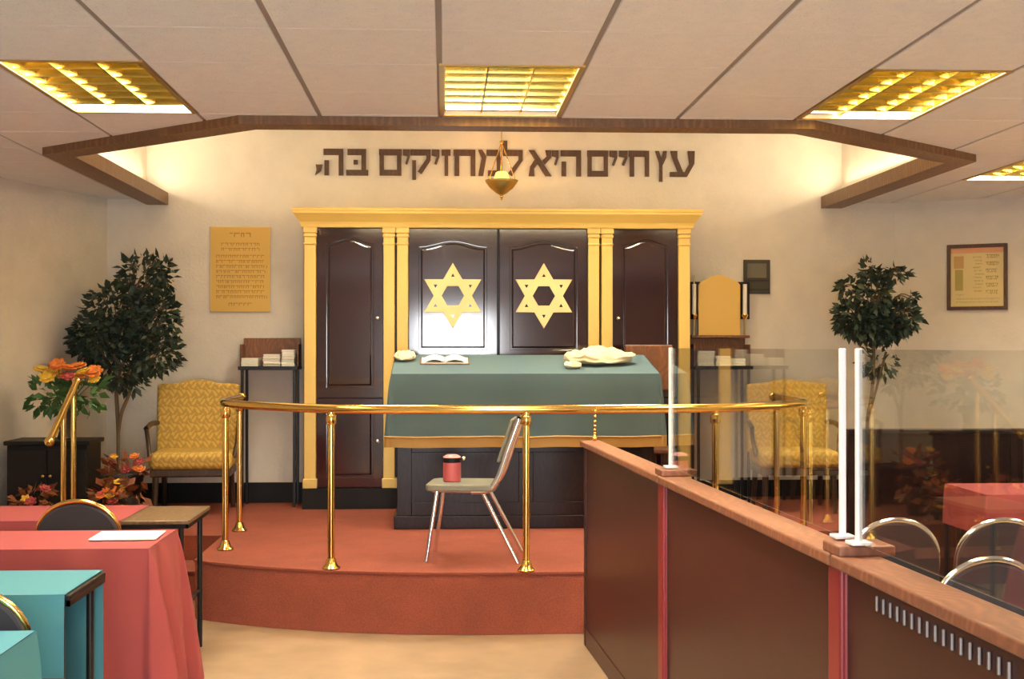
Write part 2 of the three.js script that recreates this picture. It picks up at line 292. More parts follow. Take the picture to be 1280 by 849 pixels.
for (const [x, lab] of [[MID - 0.95, 'gold-louvred light high in the recess on the golden plaque side'], [MID + 0.95, 'gold-louvred light high in the recess on the memorial board side']]) {
  const y = ROOF - 0.178; dup(fit, [x, y, -8.9], 0, lab, 'gold-louvred ceiling lights');
  const L = new THREE.RectAreaLight(COOL, TROFFER, P - 0.08, 2 * P - 0.08); L.position.set(x, y + 0.115, -8.9); L.lookAt(x, 0, -8.9); L.name = 'fitting_glow'; scene.add(L);
}

// ---------------------------------------------------------------- carpeted platform
const HALF = 1.91, edge = (dx) => -7.32 - 0.53 * Math.pow(Math.abs(dx) / 1.925, 2.6);
const front = []; for (let k = 0; k <= 40; k++) { const dx = -HALF + 2 * HALF * k / 40; front.push([MID + 0.015 + dx, edge(dx)]); }
{
  const outline = [...front, [MID + 0.015 + HALF, -8.85], [3.66, -8.85], [3.66, WALLZ + 0.0], [-2.66, WALLZ + 0.0], [-2.99, -9.6], [-3.2, -8.85], [MID + 0.015 - HALF, -8.85]];
  const pf = new THREE.Group(); pf.name = numbered('platform'); scene.add(pf); tag(pf, 'raised platform with bowed front, carpeted in red', 'platform', null, 'structure');
  obj('carpet', slab(outline, STAGE - 0.012, STAGE), M.carpet, pf);
  const ins = outline.map(([x, z]) => [MID + (x - MID) * 0.997, z - 0.006]);
  obj('riser', slab(ins, 0.002, STAGE - 0.012), M.carpet, pf);
  const st = new THREE.Group(); st.name = numbered('platform_step'); scene.add(st); tag(st, 'carpeted half-height step beside the brass handrail', 'step', null, 'structure');
  obj('riser', span(-2.9, MID + 0.015 - HALF - 0.004, 0.002, STAGE / 2, -8.84, -8.42), M.carpet, st);
  obj('tread', span(-2.9, MID + 0.015 - HALF - 0.004, STAGE / 2, STAGE / 2 + 0.012, -8.84, -8.40), M.carpet, st);
}

// ---------------------------------------------------------------- the ark
const AX = 0.42, AZ = -10.28, PL = STAGE + 0.155;
{
  const ark = thing('torah_ark', 'wide gold and dark mahogany ark cabinet with two gold stars', 'ark', [AX, STAGE, 0]);
  const y = (v) => v - STAGE, TOP = 2.505;
  obj('plinth', span(-1.5, 1.5, 0.001, 0.155, WALLZ + 0.002, AZ + 0.06), M.base, ark);
  obj('body', [span(-1.5, 1.5, 0.155, y(TOP), WALLZ + 0.002, AZ - 0.05)], M.darkwood, ark);
  const prof = poly([[0, 0], [0.05, 0], [0.055, 0.02], [0.065, 0.04], [0.10, 0.085], [0.115, 0.10], [0.115, 0.13], [0, 0.13]]);
  const f0 = AZ + 0.0;
  { // mitred crown moulding: front and two returns
    const corn = [], steps = [[0.05, 0], [0.055, 0.02], [0.062, 0.038], [0.085, 0.07], [0.108, 0.1], [0.108, 0.13]];
    for (let k = 0; k + 1 < steps.length; k++) { const [o0, y0] = steps[k], [o1, y1] = steps[k + 1]; const g = new THREE.BufferGeometry(), h = 1.46; const q = (o, yy) => [[-h - o, yy, WALLZ + 0.002], [-h - o, yy, f0 + o], [h + o, yy, f0 + o], [h + o, yy, WALLZ + 0.002]]; const A = q(o0, y(TOP) + y0), B = q(o1, y(TOP) + y1), p = []; for (let s = 0; s < 3; s++) p.push(...A[s], ...A[s + 1], ...B[s + 1], ...A[s], ...B[s + 1], ...B[s]); g.setAttribute('position', new THREE.Float32BufferAttribute(p, 3)); g.computeVertexNormals(); corn.push(g); }
    corn.push(span(-1.568, 1.568, y(TOP) + 0.1299, y(TOP) + 0.1301, WALLZ + 0.002, f0 + 0.108), span(-1.5, 1.5, y(TOP) - 0.004, y(TOP) + 0.12, WALLZ + 0.002, f0 + 0.045));
    obj('cornice', corn, M.goldpaint, ark);
    obj('cornice_top_edge', span(-1.575, 1.575, y(TOP) + 0.118, y(TOP) + 0.14, WALLZ + 0.002, f0 + 0.114, 0.004), M.goldpaint, ark);
  }
  const pillar = (x0, x1) => {
    const p = obj('pillar', span(x0, x1, 0.155, y(TOP), AZ - 0.06, AZ + 0.03, 0.006), M.goldpaint, ark);
    obj('capital', [span(x0 - 0.008, x1 + 0.008, y(TOP) - 0.045, y(TOP) - 0.0, AZ - 0.05, AZ + 0.042, 0.006), span(x0 - 0.006, x1 + 0.006, y(TOP) - 0.075, y(TOP) - 0.055, AZ - 0.05, AZ + 0.04, 0.005), span(x0 - 0.005, x1 + 0.005, y(TOP) - 0.135, y(TOP) - 0.12, AZ - 0.05, AZ + 0.038, 0.005)], M.goldpaint, p);
    obj('foot', span(x0 - 0.01, x1 + 0.01, 0.156, 0.23, AZ - 0.05, AZ + 0.042, 0.006), M.goldpaint, p);
  };
  for (const [a, b] of [[-1.49, -1.4], [-0.885, -0.799], [-0.781, -0.695], [0.695, 0.781], [0.799, 0.885], [1.4, 1.49]]) pillar(a, b);
  // a door leaf with a raised panel; ogee: wavy top of the panel
  const leaf = (name, x0, x1, y0, y1, panels, knob, ogee) => {
    const d = obj(name, span(x0, x1, y0, y1, AZ - 0.05, AZ - 0.022), M.mahogany, ark), fr = poly([[x0, y0], [x1, y0], [x1, y1], [x0, y1]]), raised = [];
    for (const [p0, p1, q0, q1, wavy] of panels) {
      const topline = (i, a, b) => { const pts = []; for (let k = 0; k <= 16; k++) { const u = k / 16, e = wavy ? 0.045 * Math.pow(Math.sin(Math.PI * u), 2) - 0.045 : 0; pts.push([b + (a - b) * u, q1 - i + e]); } return pts; };
      const loop = (i) => [[p0 + i, q0 + i], [p1 - i, q0 + i], ...topline(i, p0 + i, p1 - i)];
      fr.holes.push(new THREE.Path(loop(0).map(([a, b]) => new THREE.Vector2(a, b))));
      raised.push(extr(poly(loop(0.03)), 0.004, 0.012).translate(0, 0, AZ - 0.024));
    }
    obj('door_rails', extr(fr, 0.02, 0.003).translate(0, 0, AZ - 0.024), M.mahogany, d);
    raised.forEach((g) => obj('door_panel', g, M.mahogany, d));
    if (knob) obj('knob', [ball(0.017, knob[0], knob[1], AZ + 0.03), rod(V(knob[0], knob[1], AZ - 0.01), V(knob[0], knob[1], AZ + 0.03), 0.007)], M.chrome, d);
    return d;
  };
  const b0 = 0.165, t0 = y(TOP) - 0.01;
  for (const s of [-1, 1]) {
    const x0 = s < 0 ? -0.69 : 0.012, x1 = s < 0 ? -0.012 : 0.69;
    const d = leaf('door', x0, x1, b0, t0, [[x0 + 0.075, x1 - 0.075, y(1.56), t0 - 0.09, true], [x0 + 0.075, x1 - 0.075, b0 + 0.09, y(1.49), false]], null);
    const cx = s < 0 ? -0.352 : 0.352, cy = y(1.98), R = 0.25, st = [];
    for (let k = 0; k < 12; k++) { const a = Math.PI / 2 + k * Math.PI / 6, r = k % 2 ? R / Math.sqrt(3) : R; st.push([Math.cos(a) * r, Math.sin(a) * r]); }
    const sh = poly(st), hole = (pts) => sh.holes.push(new THREE.Path(pts.map(([a, b]) => new THREE.Vector2(a, b)))), hex = [];
    for (let k = 0; k < 6; k++) { const a = k * Math.PI / 3; hex.push([Math.cos(a) * R * 0.36, Math.sin(a) * R * 0.36]); } hole(hex);
    for (let k = 0; k < 6; k++) { const a = Math.PI / 2 + k * Math.PI / 3, c = [Math.cos(a) * R * 0.62, Math.sin(a) * R * 0.62]; hole([0, 1, 2].map((j) => [c[0] + Math.cos(a + j * 2.0944) * R * 0.085, c[1] + Math.sin(a + j * 2.0944) * R * 0.085])); }
    const so = obj('star', extr(sh, 0.012, 0.003).translate(cx, cy, AZ - 0.003), M.star, d); so.userData.label = 'gold six-pointed star';
    const q0 = s < 0 ? -1.395 : 0.89, q1 = s < 0 ? -0.89 : 1.395, ym = y(1.19), kx = s < 0 ? q1 - 0.04 : q0 + 0.04;
    leaf('upper_door', q0, q1, ym + 0.008, t0, [[q0 + 0.07, q1 - 0.07, ym + 0.08, t0 - 0.07, true]], [kx, y(1.805)]);
    leaf('lower_door', q0, q1, b0, ym - 0.008, [[q0 + 0.07, q1 - 0.07, b0 + 0.07, ym - 0.08, false]], [kx, y(0.86)]);
  }
}

// ---------------------------------------------------------------- Hebrew inscription: separate wooden letters on the wall
{
  const R = (a, b, c, d) => [[a, b], [c, b], [c, d], [a, d]];
  const yod = [[0, 1], [1, 1], [1, 0.72], [0.6, 0.42], [0.35, 0.46], [0.68, 0.74], [0, 0.78]];
  const L = {
    he: [R(0.1, 0.78, 1, 1), R(0.8, 0, 1, 0.8), R(0.14, 0, 0.33, 0.56)],
    bet: [R(0.06, 0.78, 0.9, 1), R(0.7, 0.18, 0.9, 0.8), R(0, 0, 1, 0.2), R(0.34, 0.42, 0.52, 0.58)],
    samekhlike: [R(0, 0.78, 1, 1), R(0.02, 0, 0.2, 0.8), R(0.8, 0, 0.98, 0.8), R(0.1, 0, 0.9, 0.2)],
    yod: [yod],
    qof: [R(0, 0.78, 1, 1), [[0.8, 0.8], [1, 0.8], [1, 0.58], [0.55, 0.06], [0.38, 0.16], [0.8, 0.64]], R(0.1, -0.16, 0.27, 0.58)],
    zayin: [R(0, 0.78, 1, 1), R(0.35, 0, 0.72, 0.8)],
    het: [R(0, 0.78, 1, 1), R(0.05, 0, 0.25, 0.8), R(0.8, 0, 1, 0.8)],
    mem: [[[0, 1], [0.16, 1], [0.34, 0.74], [0.2, 0], [0, 0], [0.14, 0.68]], R(0.36, 0.78, 0.92, 1), [[0.76, 0.8], [0.92, 0.8], [1, 0.5], [1, 0.18], [0.8, 0.18], [0.8, 0.5]], R(0.42, 0, 1, 0.2)],
    lamed: [R(0, 0.8, 0.2, 1.36), R(0, 0.78, 1, 1), [[0.8, 0.8], [1, 0.8], [1, 0.6], [0.45, 0], [0.25, 0.1], [0.8, 0.62]]],
    alef: [[[0, 1], [0.24, 1], [1, 0], [0.74, 0]], [[0.74, 1], [1, 1], [0.98, 0.72], [0.72, 0.46], [0.6, 0.6], [0.8, 0.76]], [[0, 0], [0.24, 0], [0.22, 0.28], [0.4, 0.5], [0.28, 0.66], [0.06, 0.36]]],
    tsadi: [R(0.36, -0.2, 0.62, 0.72), [[0, 1], [0.3, 1], [0.62, 0.6], [0.4, 0.5]], [[0.72, 1], [1, 1], [0.95, 0.74], [0.62, 0.42], [0.5, 0.56]]],
    ayin: [[[0.74, 1], [1, 1], [0.98, 0.5], [0.7, 0.0], [0.05, 0], [0.05, 0.17], [0.62, 0.17], [0.8, 0.5]], [[0.06, 1], [0.32, 1], [0.32, 0.72], [0.55, 0.16], [0.36, 0.16], [0.14, 0.7]]],
    comma: [[[0.2, 1], [1, 1], [0.8, 0.4], [0.1, 0], [0.3, 0.5]]],
  };
  const row = [['comma', 393, 403], ['he', 402, 429], ['bet', 433, 460], ['samekhlike', 474, 502], ['yod', 504, 512], ['qof', 513, 538], ['yod', 540, 549], ['zayin', 552, 563], ['het', 567, 594], ['mem', 598, 627], ['lamed', 629, 653], ['alef', 661, 689], ['yod', 690, 698], ['he', 698, 726], ['samekhlike', 734, 760], ['yod', 762, 771], ['yod', 774, 784], ['het', 786, 811], ['tsadi', 819, 833], ['ayin', 836, 868]];
  const s = thing('wall_inscription', 'row of brown wooden Hebrew letters along the wall above the ark', 'lettering', [0, onZ(640, 222, WALLZ).y, WALLZ]);
  const y0 = s.position.y;
  for (const [k, a, b] of row) {
    const t = (a - 393) / 475, A = onZ(a, 219 + t * 2, WALLZ), B = onZ(b, 186.5 + t * 3, WALLZ), h = (B.y - A.y) * (k === 'comma' ? 0.4 : 1), w = B.x - A.x;
    obj('letter', L[k].map((p, q) => extr(poly(p.map(([u, v]) => [A.x + u * w, A.y - y0 + v * h])), 0.018 + q * 0.0004, 0.0015)), M.letter, s).position.z = 0.002;
  }
}

// ---------------------------------------------------------------- eternal light, hung from the recess
{
  const c = onZ(627, 230, -10.15), l = thing('eternal_lamp', 'small brass hanging lamp bowl in front of the inscription', 'lamp', [c.x, c.y, c.z]);
  obj('bowl', lathe([[0.012, -0.085], [0.04, -0.07], [0.09, -0.03], [0.122, 0.015], [0.128, 0.028], [0.112, 0.02], [0.06, -0.03], [0.0, -0.045]], 28), M.brassdull, l);
  obj('finial', [ball(0.014, 0, -0.098, 0), ball(0.008, 0, -0.116, 0)], M.brass, l);
  obj('lamp_glass', lathe([[0.03, -0.035], [0.055, 0.0], [0.06, 0.04], [0.045, 0.085], [0.03, 0.095]], 20), M.flame, l);
  for (let k = 0; k < 3; k++) { const a = k * 2.094 + 0.5; obj('chain', pipe([V(Math.cos(a) * 0.118, 0.02, Math.sin(a) * 0.118), V(Math.cos(a) * 0.06, 0.17, Math.sin(a) * 0.06), V(0, 0.32, 0)], 0.0045, 12, false, 6), M.brass, l); }
  obj('hanger', [rod(V(0, 0.32, 0), V(0, ROOF - c.y, 0), 0.004), ball(0.016, 0, 0.32, 0)], M.brass, l);
  const p = new THREE.PointLight(lin(1, 0.55, 0.15), 0.5); p.position.set(c.x, c.y + 0.03, c.z); p.castShadow = true; p.name = 'lamp_glow'; scene.add(p);
}

// ---------------------------------------------------------------- plaques and framed chart
function canvasTex(w, h, draw) { const c = document.createElement('canvas'); c.width = w; c.height = h; draw(c.getContext('2d'), w, h); const t = new THREE.CanvasTexture(c); t.colorSpace = THREE.SRGBColorSpace; return t; }
function scribble(g, x, y, w, h, gap = 0.3) { let p = x; while (p < x + w) { const l = h * (0.5 + rnd() * 0.9); g.fillRect(p, y, Math.min(l, x + w - p), h * 0.22); if (rnd() < 0.75) g.fillRect(p, y, h * 0.2, h); if (rnd() < 0.6) g.fillRect(p + l * 0.7, y + h * 0.1, h * 0.2, h * 0.9); p += l + h * gap; } }
{
  const a = onZ(263, 390, WALLZ), b = onZ(338, 284, WALLZ), w = b.x - a.x, h = b.y - a.y;
  const t = canvasTex(300, 424, (g, W, H) => {
    g.fillStyle = '#d2ac58'; g.fillRect(0, 0, W, H); g.fillStyle = '#9c7526'; scribble(g, 96, 24, 108, 22);
    for (let k = 0; k < 2; k++) scribble(g, 52, 76 + k * 26, 196, 15); for (let k = 0; k < 9; k++) scribble(g, 26, 138 + k * 26, 250, 15); scribble(g, 90, 384, 120, 16);
  });
  const p = thing('wall_plaque', 'tall golden plaque covered in lines of text', 'plaque', [(a.x + b.x) / 2, a.y, WALLZ]);
  obj('plate', box(w, h, 0.018, 0, h / 2, 0.011, 0.003), M.plaque, p);
  obj('engraving', new THREE.PlaneGeometry(w - 0.02, h - 0.02).translate(0, h / 2, 0.0206), mat(1, 1, 1, { map: t, roughness: 0.5, metalness: 0.15 }), p, true);
}
{
  const a = onZ(929, 367.5, WALLZ), b = onZ(962, 325, WALLZ), w = b.x - a.x, h = b.y - a.y;
  const p = thing('dark_plaque', 'small dark plaque on the wall beside the memorial board', 'plaque', [(a.x + b.x) / 2, a.y, WALLZ]);
  obj('plate', box(w, h, 0.02, 0, h / 2, 0.012, 0.003), mat(0.035, 0.03, 0.018, { roughness: 0.4 }), p);
  obj('emblem_field', [box(w * 0.72, h * 0.42, 0.006, 0, h * 0.68, 0.022, 0.002)], mat(0.14, 0.13, 0.09, { roughness: 0.5 }), p);
  obj('text_bar', [box(w * 0.9, h * 0.06, 0.005, 0, h * 0.38, 0.022), box(w * 0.9, h * 0.05, 0.005, 0, h * 0.12, 0.022)], mat(0.012, 0.01, 0.008, { roughness: 0.4 }), p);
}
{
  // on the angled right wall
  const a = [RW[0][0], RW[0][1]], b = [RW[1][0], RW[1][1]], dx = b[0] - a[0], dz = b[1] - a[1], l = Math.hypot(dx, dz);
  const hit = (px, py) => { const d = ray(px, py), k = (a[0] * dz - a[1] * dx) / (d.x * dz - d.z * dx); return V(d.x * k, EYE + d.y * k, d.z * k); };
  const p0 = hit(1184.5, 388), p1 = hit(1260, 304), w = Math.hypot(p1.x - p0.x, p1.z - p0.z), h = p1.y - p0.y;
  const f = thing('framed_chart', 'wood-framed chart with columns of text on the angled wall', 'picture', [(p0.x + p1.x) / 2, p0.y, (p0.z + p1.z) / 2], -Math.atan2(dz, dx));
  const s = 0.028;
  obj('frame', [box(w, s, 0.03, 0, s / 2, 0.016, 0.004), box(w, s, 0.03, 0, h - s / 2, 0.016, 0.004), box(s, h, 0.03, -w / 2 + s / 2, h / 2, 0.0165, 0.004), box(s, h, 0.03, w / 2 - s / 2, h / 2, 0.0165, 0.004)], M.framewood, f);
  const t = canvasTex(300, 330, (g, W, H) => {
    g.fillStyle = '#d8c894'; g.fillRect(0, 0, W, H); g.fillStyle = '#dca27c'; g.fillRect(0, 0, W, 30);
    g.fillStyle = '#c09a64'; g.fillRect(18, 46, 56, 70); g.fillStyle = '#a89a56'; g.fillRect(24, 122, 46, 118);
    g.fillStyle = '#9a8c52'; for (let k = 0; k < 11; k++) scribble(g, 128 + (k % 3) * 6, 50 + k * 19, 44, 9);
    g.fillStyle = '#7d6c36'; for (let k = 0; k < 6; k++) { scribble(g, 200, 40 + k * 40, 66, 12); scribble(g, 206, 54 + k * 40, 56, 8); }
    g.fillStyle = '#a89868'; scribble(g, 30, 262, 46, 9); for (let k = 0; k < 2; k++) scribble(g, 30, 284 + k * 18, 240, 8);
  });
  obj('chart', box(w - 0.04, h - 0.04, 0.006, 0, h / 2, 0.008), M.paper, f);
  obj('print', new THREE.PlaneGeometry(w - 2 * s, h - 2 * s).translate(0, h / 2, 0.0122), mat(1, 1, 1, { map: t, roughness: 0.6 }), f, true);
}

// ---------------------------------------------------------------- brass rail round the platform
const RY = 0.895, PX = MID + 0.015;
{
  const r = thing('brass_rail', 'polished brass guard rail bowed round the platform front', 'railing', [PX, STAGE, 0]);
  const half = [[1.83, -9.12], [1.84, -8.75], [1.835, -8.45], [1.79, -8.22], [1.62, -7.98], [1.085, -7.49], [0.55, -7.39], [0, -7.36]];
  const pts = [...half.map(([x, z]) => V(-x, RY, z)), ...half.slice(0, -1).reverse().map(([x, z]) => V(x, RY, z))];
  obj('handrail', pipe(pts, 0.025, 160, false, 14), M.brass, r);
  for (const s of [-1, 1]) obj('end_cap', ball(0.034, s * 1.83, RY, -9.13), M.brass, r);
  const post = shared([rod(V(0, 0.012, 0), V(0, RY, 0), 0.02, 0.02, 14), lathe([[0.001, 0], [0.05, 0], [0.05, 0.01], [0.034, 0.022], [0.026, 0.05], [0.021, 0.06]], 20), lathe([[0.02, RY - 0.09], [0.03, RY - 0.08], [0.03, RY - 0.04], [0.02, RY - 0.03]], 16)]);
  for (const [x, z] of [[-1.83, -9.05], [-1.79, -8.22], [-1.085, -7.49], [0, -7.36], [1.085, -7.49], [1.79, -8.22], [1.83, -9.05]]) obj('post', post, M.brass, r).position.set(x, 0, z);
}
{ // sloping handrail by the steps at the far left
  const r = thing('step_handrail', 'short sloping brass handrail on two posts before the flowers', 'railing', [-2.44, 0, -8.5]);
  const a = onZ(96, 477, -9.0), b = onZ(62, 552, -8.3), o = r.position, A = V(a.x - o.x, a.y, a.z - o.z), B = V(b.x - o.x, b.y, b.z - o.z), at = (k) => A.clone().lerp(B, k);
  obj('handrail', [rod(A, B, 0.022, 0.022, 12)], M.brass, r); for (const p of [A, B]) obj('end_ball', ball(0.032, p.x, p.y, p.z), M.brass, r);
  const p1 = at(0.12), p2 = at(0.5);
  obj('post', [rod(V(p1.x, STAGE + 0.002, p1.z), p1, 0.018), lathe([[0.001, 0], [0.045, 0], [0.045, 0.01], [0.022, 0.03]], 16, p1.x, STAGE + 0.002, p1.z)], M.brass, r);
  obj('post', [rod(V(p2.x, STAGE / 2 + 0.014, p2.z), p2, 0.018), lathe([[0.001, 0], [0.045, 0], [0.045, 0.01], [0.022, 0.03]], 16, p2.x, STAGE / 2 + 0.014, p2.z)], M.brass, r);
}

// ---------------------------------------------------------------- reading table with its cloth
function drape({ x0, x1, z0, z1, top, sides, drop, fold = 0.02, flare = 0.03, n = 9, round = 0.03, seedAt = 0 }) {
  // top surface plus hanging sides; top(x, z) gives the height; sides: list of 'front','right','back','left' in that order round the table
  const geos = [], nx = 24, nz = 8, p = [], idx = [];
  for (let j = 0; j <= nz; j++) for (let i = 0; i <= nx; i++) { const x = x0 + (x1 - x0) * i / nx, z = z0 + (z1 - z0) * j / nz; p.push(x, top(x, z), z); }
  for (let j = 0; j < nz; j++) for (let i = 0; i < nx; i++) { const a = j * (nx + 1) + i; idx.push(a, a + nx + 1, a + 1, a + 1, a + nx + 1, a + nx + 2); }
  const t = new THREE.BufferGeometry(); t.setAttribute('position', new THREE.Float32BufferAttribute(p, 3)); t.setIndex(idx); t.computeVertexNormals(); geos.push(t);
  const S4 = { front: [[x0, z1], [x1, z1], [0, 1]], right: [[x1, z1], [x1, z0], [1, 0]], back: [[x1, z0], [x0, z0], [0, -1]], left: [[x0, z0], [x0, z1], [-1, 0]] };
  const chains = []; let prev = null;
  for (const s of sides) { const [a, b, m] = S4[s]; if (prev && Math.hypot(prev[0] - a[0], prev[1] - a[1]) < 1e-6) chains[chains.length - 1].push([a, b, m]); else chains.push([[a, b, m]]); prev = b; }
  let sAt = seedAt;
  for (const ch of chains) {
    const line = [];
    ch.forEach(([a, b, m], k) => {
      const l = Math.hypot(b[0] - a[0], b[1] - a[1]), c = Math.max(2, Math.round(l / 0.022));
      for (let i = 0; i <= c; i++) line.push([a[0] + (b[0] - a[0]) * i / c, a[1] + (b[1] - a[1]) * i / c, m[0], m[1]]);
      if (k + 1 < ch.length) for (let i = 1; i < 8; i++) { const u = i / 8 * Math.PI / 2, q = ch[k + 1][2]; line.push([b[0], b[1], m[0] * Math.cos(u) + q[0] * Math.sin(u), m[1] * Math.cos(u) + q[1] * Math.sin(u), 1]); }
    });
    const rows = 14, pp = [], ii = []; let s = sAt;
    line.forEach((q, i) => { if (i) s += Math.max(0.012, Math.hypot(q[0] - line[i - 1][0], q[1] - line[i - 1][1])); q.s = s; });
    for (let j = 0; j <= rows; j++) { const v = j / rows; for (const q of line) {
      const w = Math.sin(q.s * n * 2) * 0.6 + Math.sin(q.s * n * 3.3 + 1.3) * 0.4, corner = q[4] ? 1.6 : 1, e = Math.pow(v, 0.8);
      const off = 0.004 + round * 0.15 * Math.min(1, v * 6) + corner * (flare * e + fold * e * w); pp.push(q[0] + q[2] * off, top(q[0], q[1]) - drop * v * (1 - 0.01 * w), q[1] + q[3] * off);
    } }
    const L = line.length; for (let j = 0; j < rows; j++) for (let i = 0; i + 1 < L; i++) { const a = j * L + i; ii.push(a, a + L, a + 1, a + 1, a + L, a + L + 1); }
    const g = new THREE.BufferGeometry(); g.setAttribute('position', new THREE.Float32BufferAttribute(pp, 3)); g.setIndex(ii); g.computeVertexNormals(); geos.push(g); sAt = s + 0.3;
    g.userData.hem = line.map((q, i) => V(pp[(rows * L + i) * 3], pp[(rows * L + i) * 3 + 1], pp[(rows * L + i) * 3 + 2]));
  }
  return geos;
}
const TX0 = -0.34, TX1 = 1.46, TZ1 = -9.07, TZ0 = -9.77, topF = 1.405, topB = 1.525;
const slope = (x, z) => topB + (topF - topB) * (z - TZ0) / (TZ1 - TZ0);
{
  const t = thing('reading_table', 'dark wooden reading table with slanted top under teal cloth', 'table', [0, STAGE, 0]);
  obj('body', span(TX0 + 0.02, TX1 - 0.02, 0.09, topF - STAGE - 0.05, TZ0 + 0.03, TZ1 - 0.03, 0.006), M.darkwood, t);
  obj('plinth', span(TX0, TX1, 0.001, 0.09, TZ0 + 0.01, TZ1, 0.006), M.darkwood, t);
  const fz = TZ1 - 0.03; obj('front_frame', [span(TX0 + 0.02, TX0 + 0.12, 0.09, 0.62, fz, fz + 0.014, 0.004), span(TX1 - 0.12, TX1 - 0.02, 0.09, 0.62, fz, fz + 0.014, 0.004), span(TX0 + 0.12, TX1 - 0.12, 0.52, 0.62, fz, fz + 0.014, 0.004), span(TX0 + 0.12, TX1 - 0.12, 0.09, 0.18, fz, fz + 0.014, 0.004), span(0.51, 0.61, 0.18, 0.52, fz, fz + 0.014, 0.004)], M.darkwood, t);
  obj('tabletop', extr(poly([[-TZ1, topF - STAGE - 0.05], [-TZ0, topF - STAGE - 0.05], [-TZ0, topB - STAGE - 0.008], [-TZ1, topF - STAGE - 0.008]]), TX1 - TX0).rotateY(Math.PI / 2).translate(TX0, 0, 0), M.darkwood, t);
  const c = thing('teal_table_cloth', 'teal cloth with gold fringe over the slanted reading table', 'tablecloth', [0, 0, 0]);
  const g = drape({ x0: TX0 - 0.015, x1: TX1 + 0.015, z0: TZ0 - 0.01, z1: TZ1 + 0.012, top: slope, sides: ['left', 'front', 'right'], drop: 0.43, fold: 0.008, flare: 0.02, n: 5 });
  const hem = g[1].userData.hem; c.position.y = 0.0;
  obj('cloth', g, M.bimahcloth, c);
  const fp = [], fi = []; hem.forEach((q) => { fp.push(q.x, q.y + 0.006, q.z, q.x, q.y - 0.03, q.z, q.x, q.y - 0.07, q.z); }); for (let i = 0; i + 1 < hem.length; i++) for (const k of [0, 1]) { const a = i * 3 + k; fi.push(a, a + 1, a + 3, a + 3, a + 1, a + 4); }
  const fg = new THREE.BufferGeometry(); fg.setAttribute('position', new THREE.Float32BufferAttribute(fp, 3)); fg.setIndex(fi); fg.computeVertexNormals();
  obj('fringe', [fg, pipe(hem.filter((q, i) => i % 4 === 0).map((q) => V(q.x, q.y, q.z)), 0.008, 160, false, 6)], M.fringe, c);
}
// prayer shawl, open book and papers lying on the slanted top
function onSlope(px, dz) { const z = TZ1 - dz, p = onZ(px, 450, z); return V(p.x, slope(p.x, z), z); }
const tilt = Math.atan2(topB - topF, TZ1 - TZ0);
{
  const at = onSlope(556, 0.42), b = thing('open_book', 'open book with cream pages lying on the reading table', 'book', [at.x, at.y + 0.002, at.z]); b.rotation.x = tilt; b.scale.setScalar(0.85);
  const pg = (s) => { const g = new THREE.PlaneGeometry(0.19, 0.24, 8, 1).rotateX(-Math.PI / 2).translate(s * 0.098, 0, 0), p = g.attributes.position; for (let i = 0; i < p.count; i++) { const u = Math.abs(p.getX(i)) / 0.19; p.setY(i, 0.006 + 0.035 * Math.sin(Math.PI * Math.min(1, u * 0.9 + 0.1))); } g.computeVertexNormals(); return g; };
  obj('cover', box(0.41, 0.006, 0.26, 0, 0.003, 0, 0.002), M.rackwood, b);
  for (const s of [-1, 1]) obj('page_block', [pg(s), box(0.19, 0.01, 0.24, s * 0.098, 0.011, 0, 0.002)], M.paper, b);
}
function crumple(w, d, h, n, s0) { // a loosely folded cloth
  const g = new THREE.SphereGeometry(1, 40, 20), p = g.attributes.position; for (let i = 0; i < p.count; i++) { const x = p.getX(i), y = p.getY(i), z = p.getZ(i), u = Math.atan2(z, x) / 6.283 + 0.5, k = fbm(u, y * 0.5 + 0.5, n, s0, 3); p.setXYZ(i, x * w / 2 * (0.85 + 0.3 * k), Math.max(0, y * 0.5 + 0.5) * h * (0.55 + 0.9 * fbm(x * 0.5 + 0.5, z * 0.5 + 0.5, n, s0 + 4, 3)), z * d / 2 * (0.85 + 0.3 * k)); } g.computeVertexNormals(); return g;
}
{
  let at = onSlope(506, 0.5), o = obj('folded_shawl', crumple(0.16, 0.2, 0.06, 8, 91), M.ivory); o.position.copy(at); o.rotation.x = tilt; tag(o, 'small cream folded shawl heaped beside the open book', 'shawl');
  at = onSlope(748, 0.36); o = obj('prayer_shawl', crumple(0.52, 0.3, 0.10, 7, 95), M.ivory); o.position.copy(at); o.rotation.x = tilt; tag(o, 'large cream shawl bundled on the reading table', 'shawl');
  at = onSlope(716, 0.18); o = obj('scroll_cover', crumple(0.12, 0.1, 0.05, 6, 99), M.ivory); o.position.copy(at); o.rotation.x = tilt; tag(o, 'small rolled cream cloth beside the larger shawl bundle', 'cloth');
}
{ // red-brown chair behind the reading table
  const c = onZ(812, 440, -10.0), k = thing('dark_red_chair', 'dark red wooden chair with only its back showing behind the reading table', 'chair', [c.x - 0.03, STAGE + 0.002, -9.97]), y1 = 1.60 - STAGE;
  obj('backrest', box(0.36, 0.34, 0.03, 0, y1 - 0.17, 0.12, 0.012), M.rackwood, k); obj('seat', box(0.4, 0.04, 0.32, 0, 0.46, -0.03, 0.012), M.rackwood, k);
  for (const s of [-1, 1]) { obj('leg', box(0.035, y1 - 0.3, 0.03, s * 0.17, (y1 - 0.3) / 2, 0.12, 0.006), M.rackwood, k); obj('leg', box(0.035, 0.44, 0.035, s * 0.17, 0.22, -0.165, 0.006), M.rackwood, k); }
}

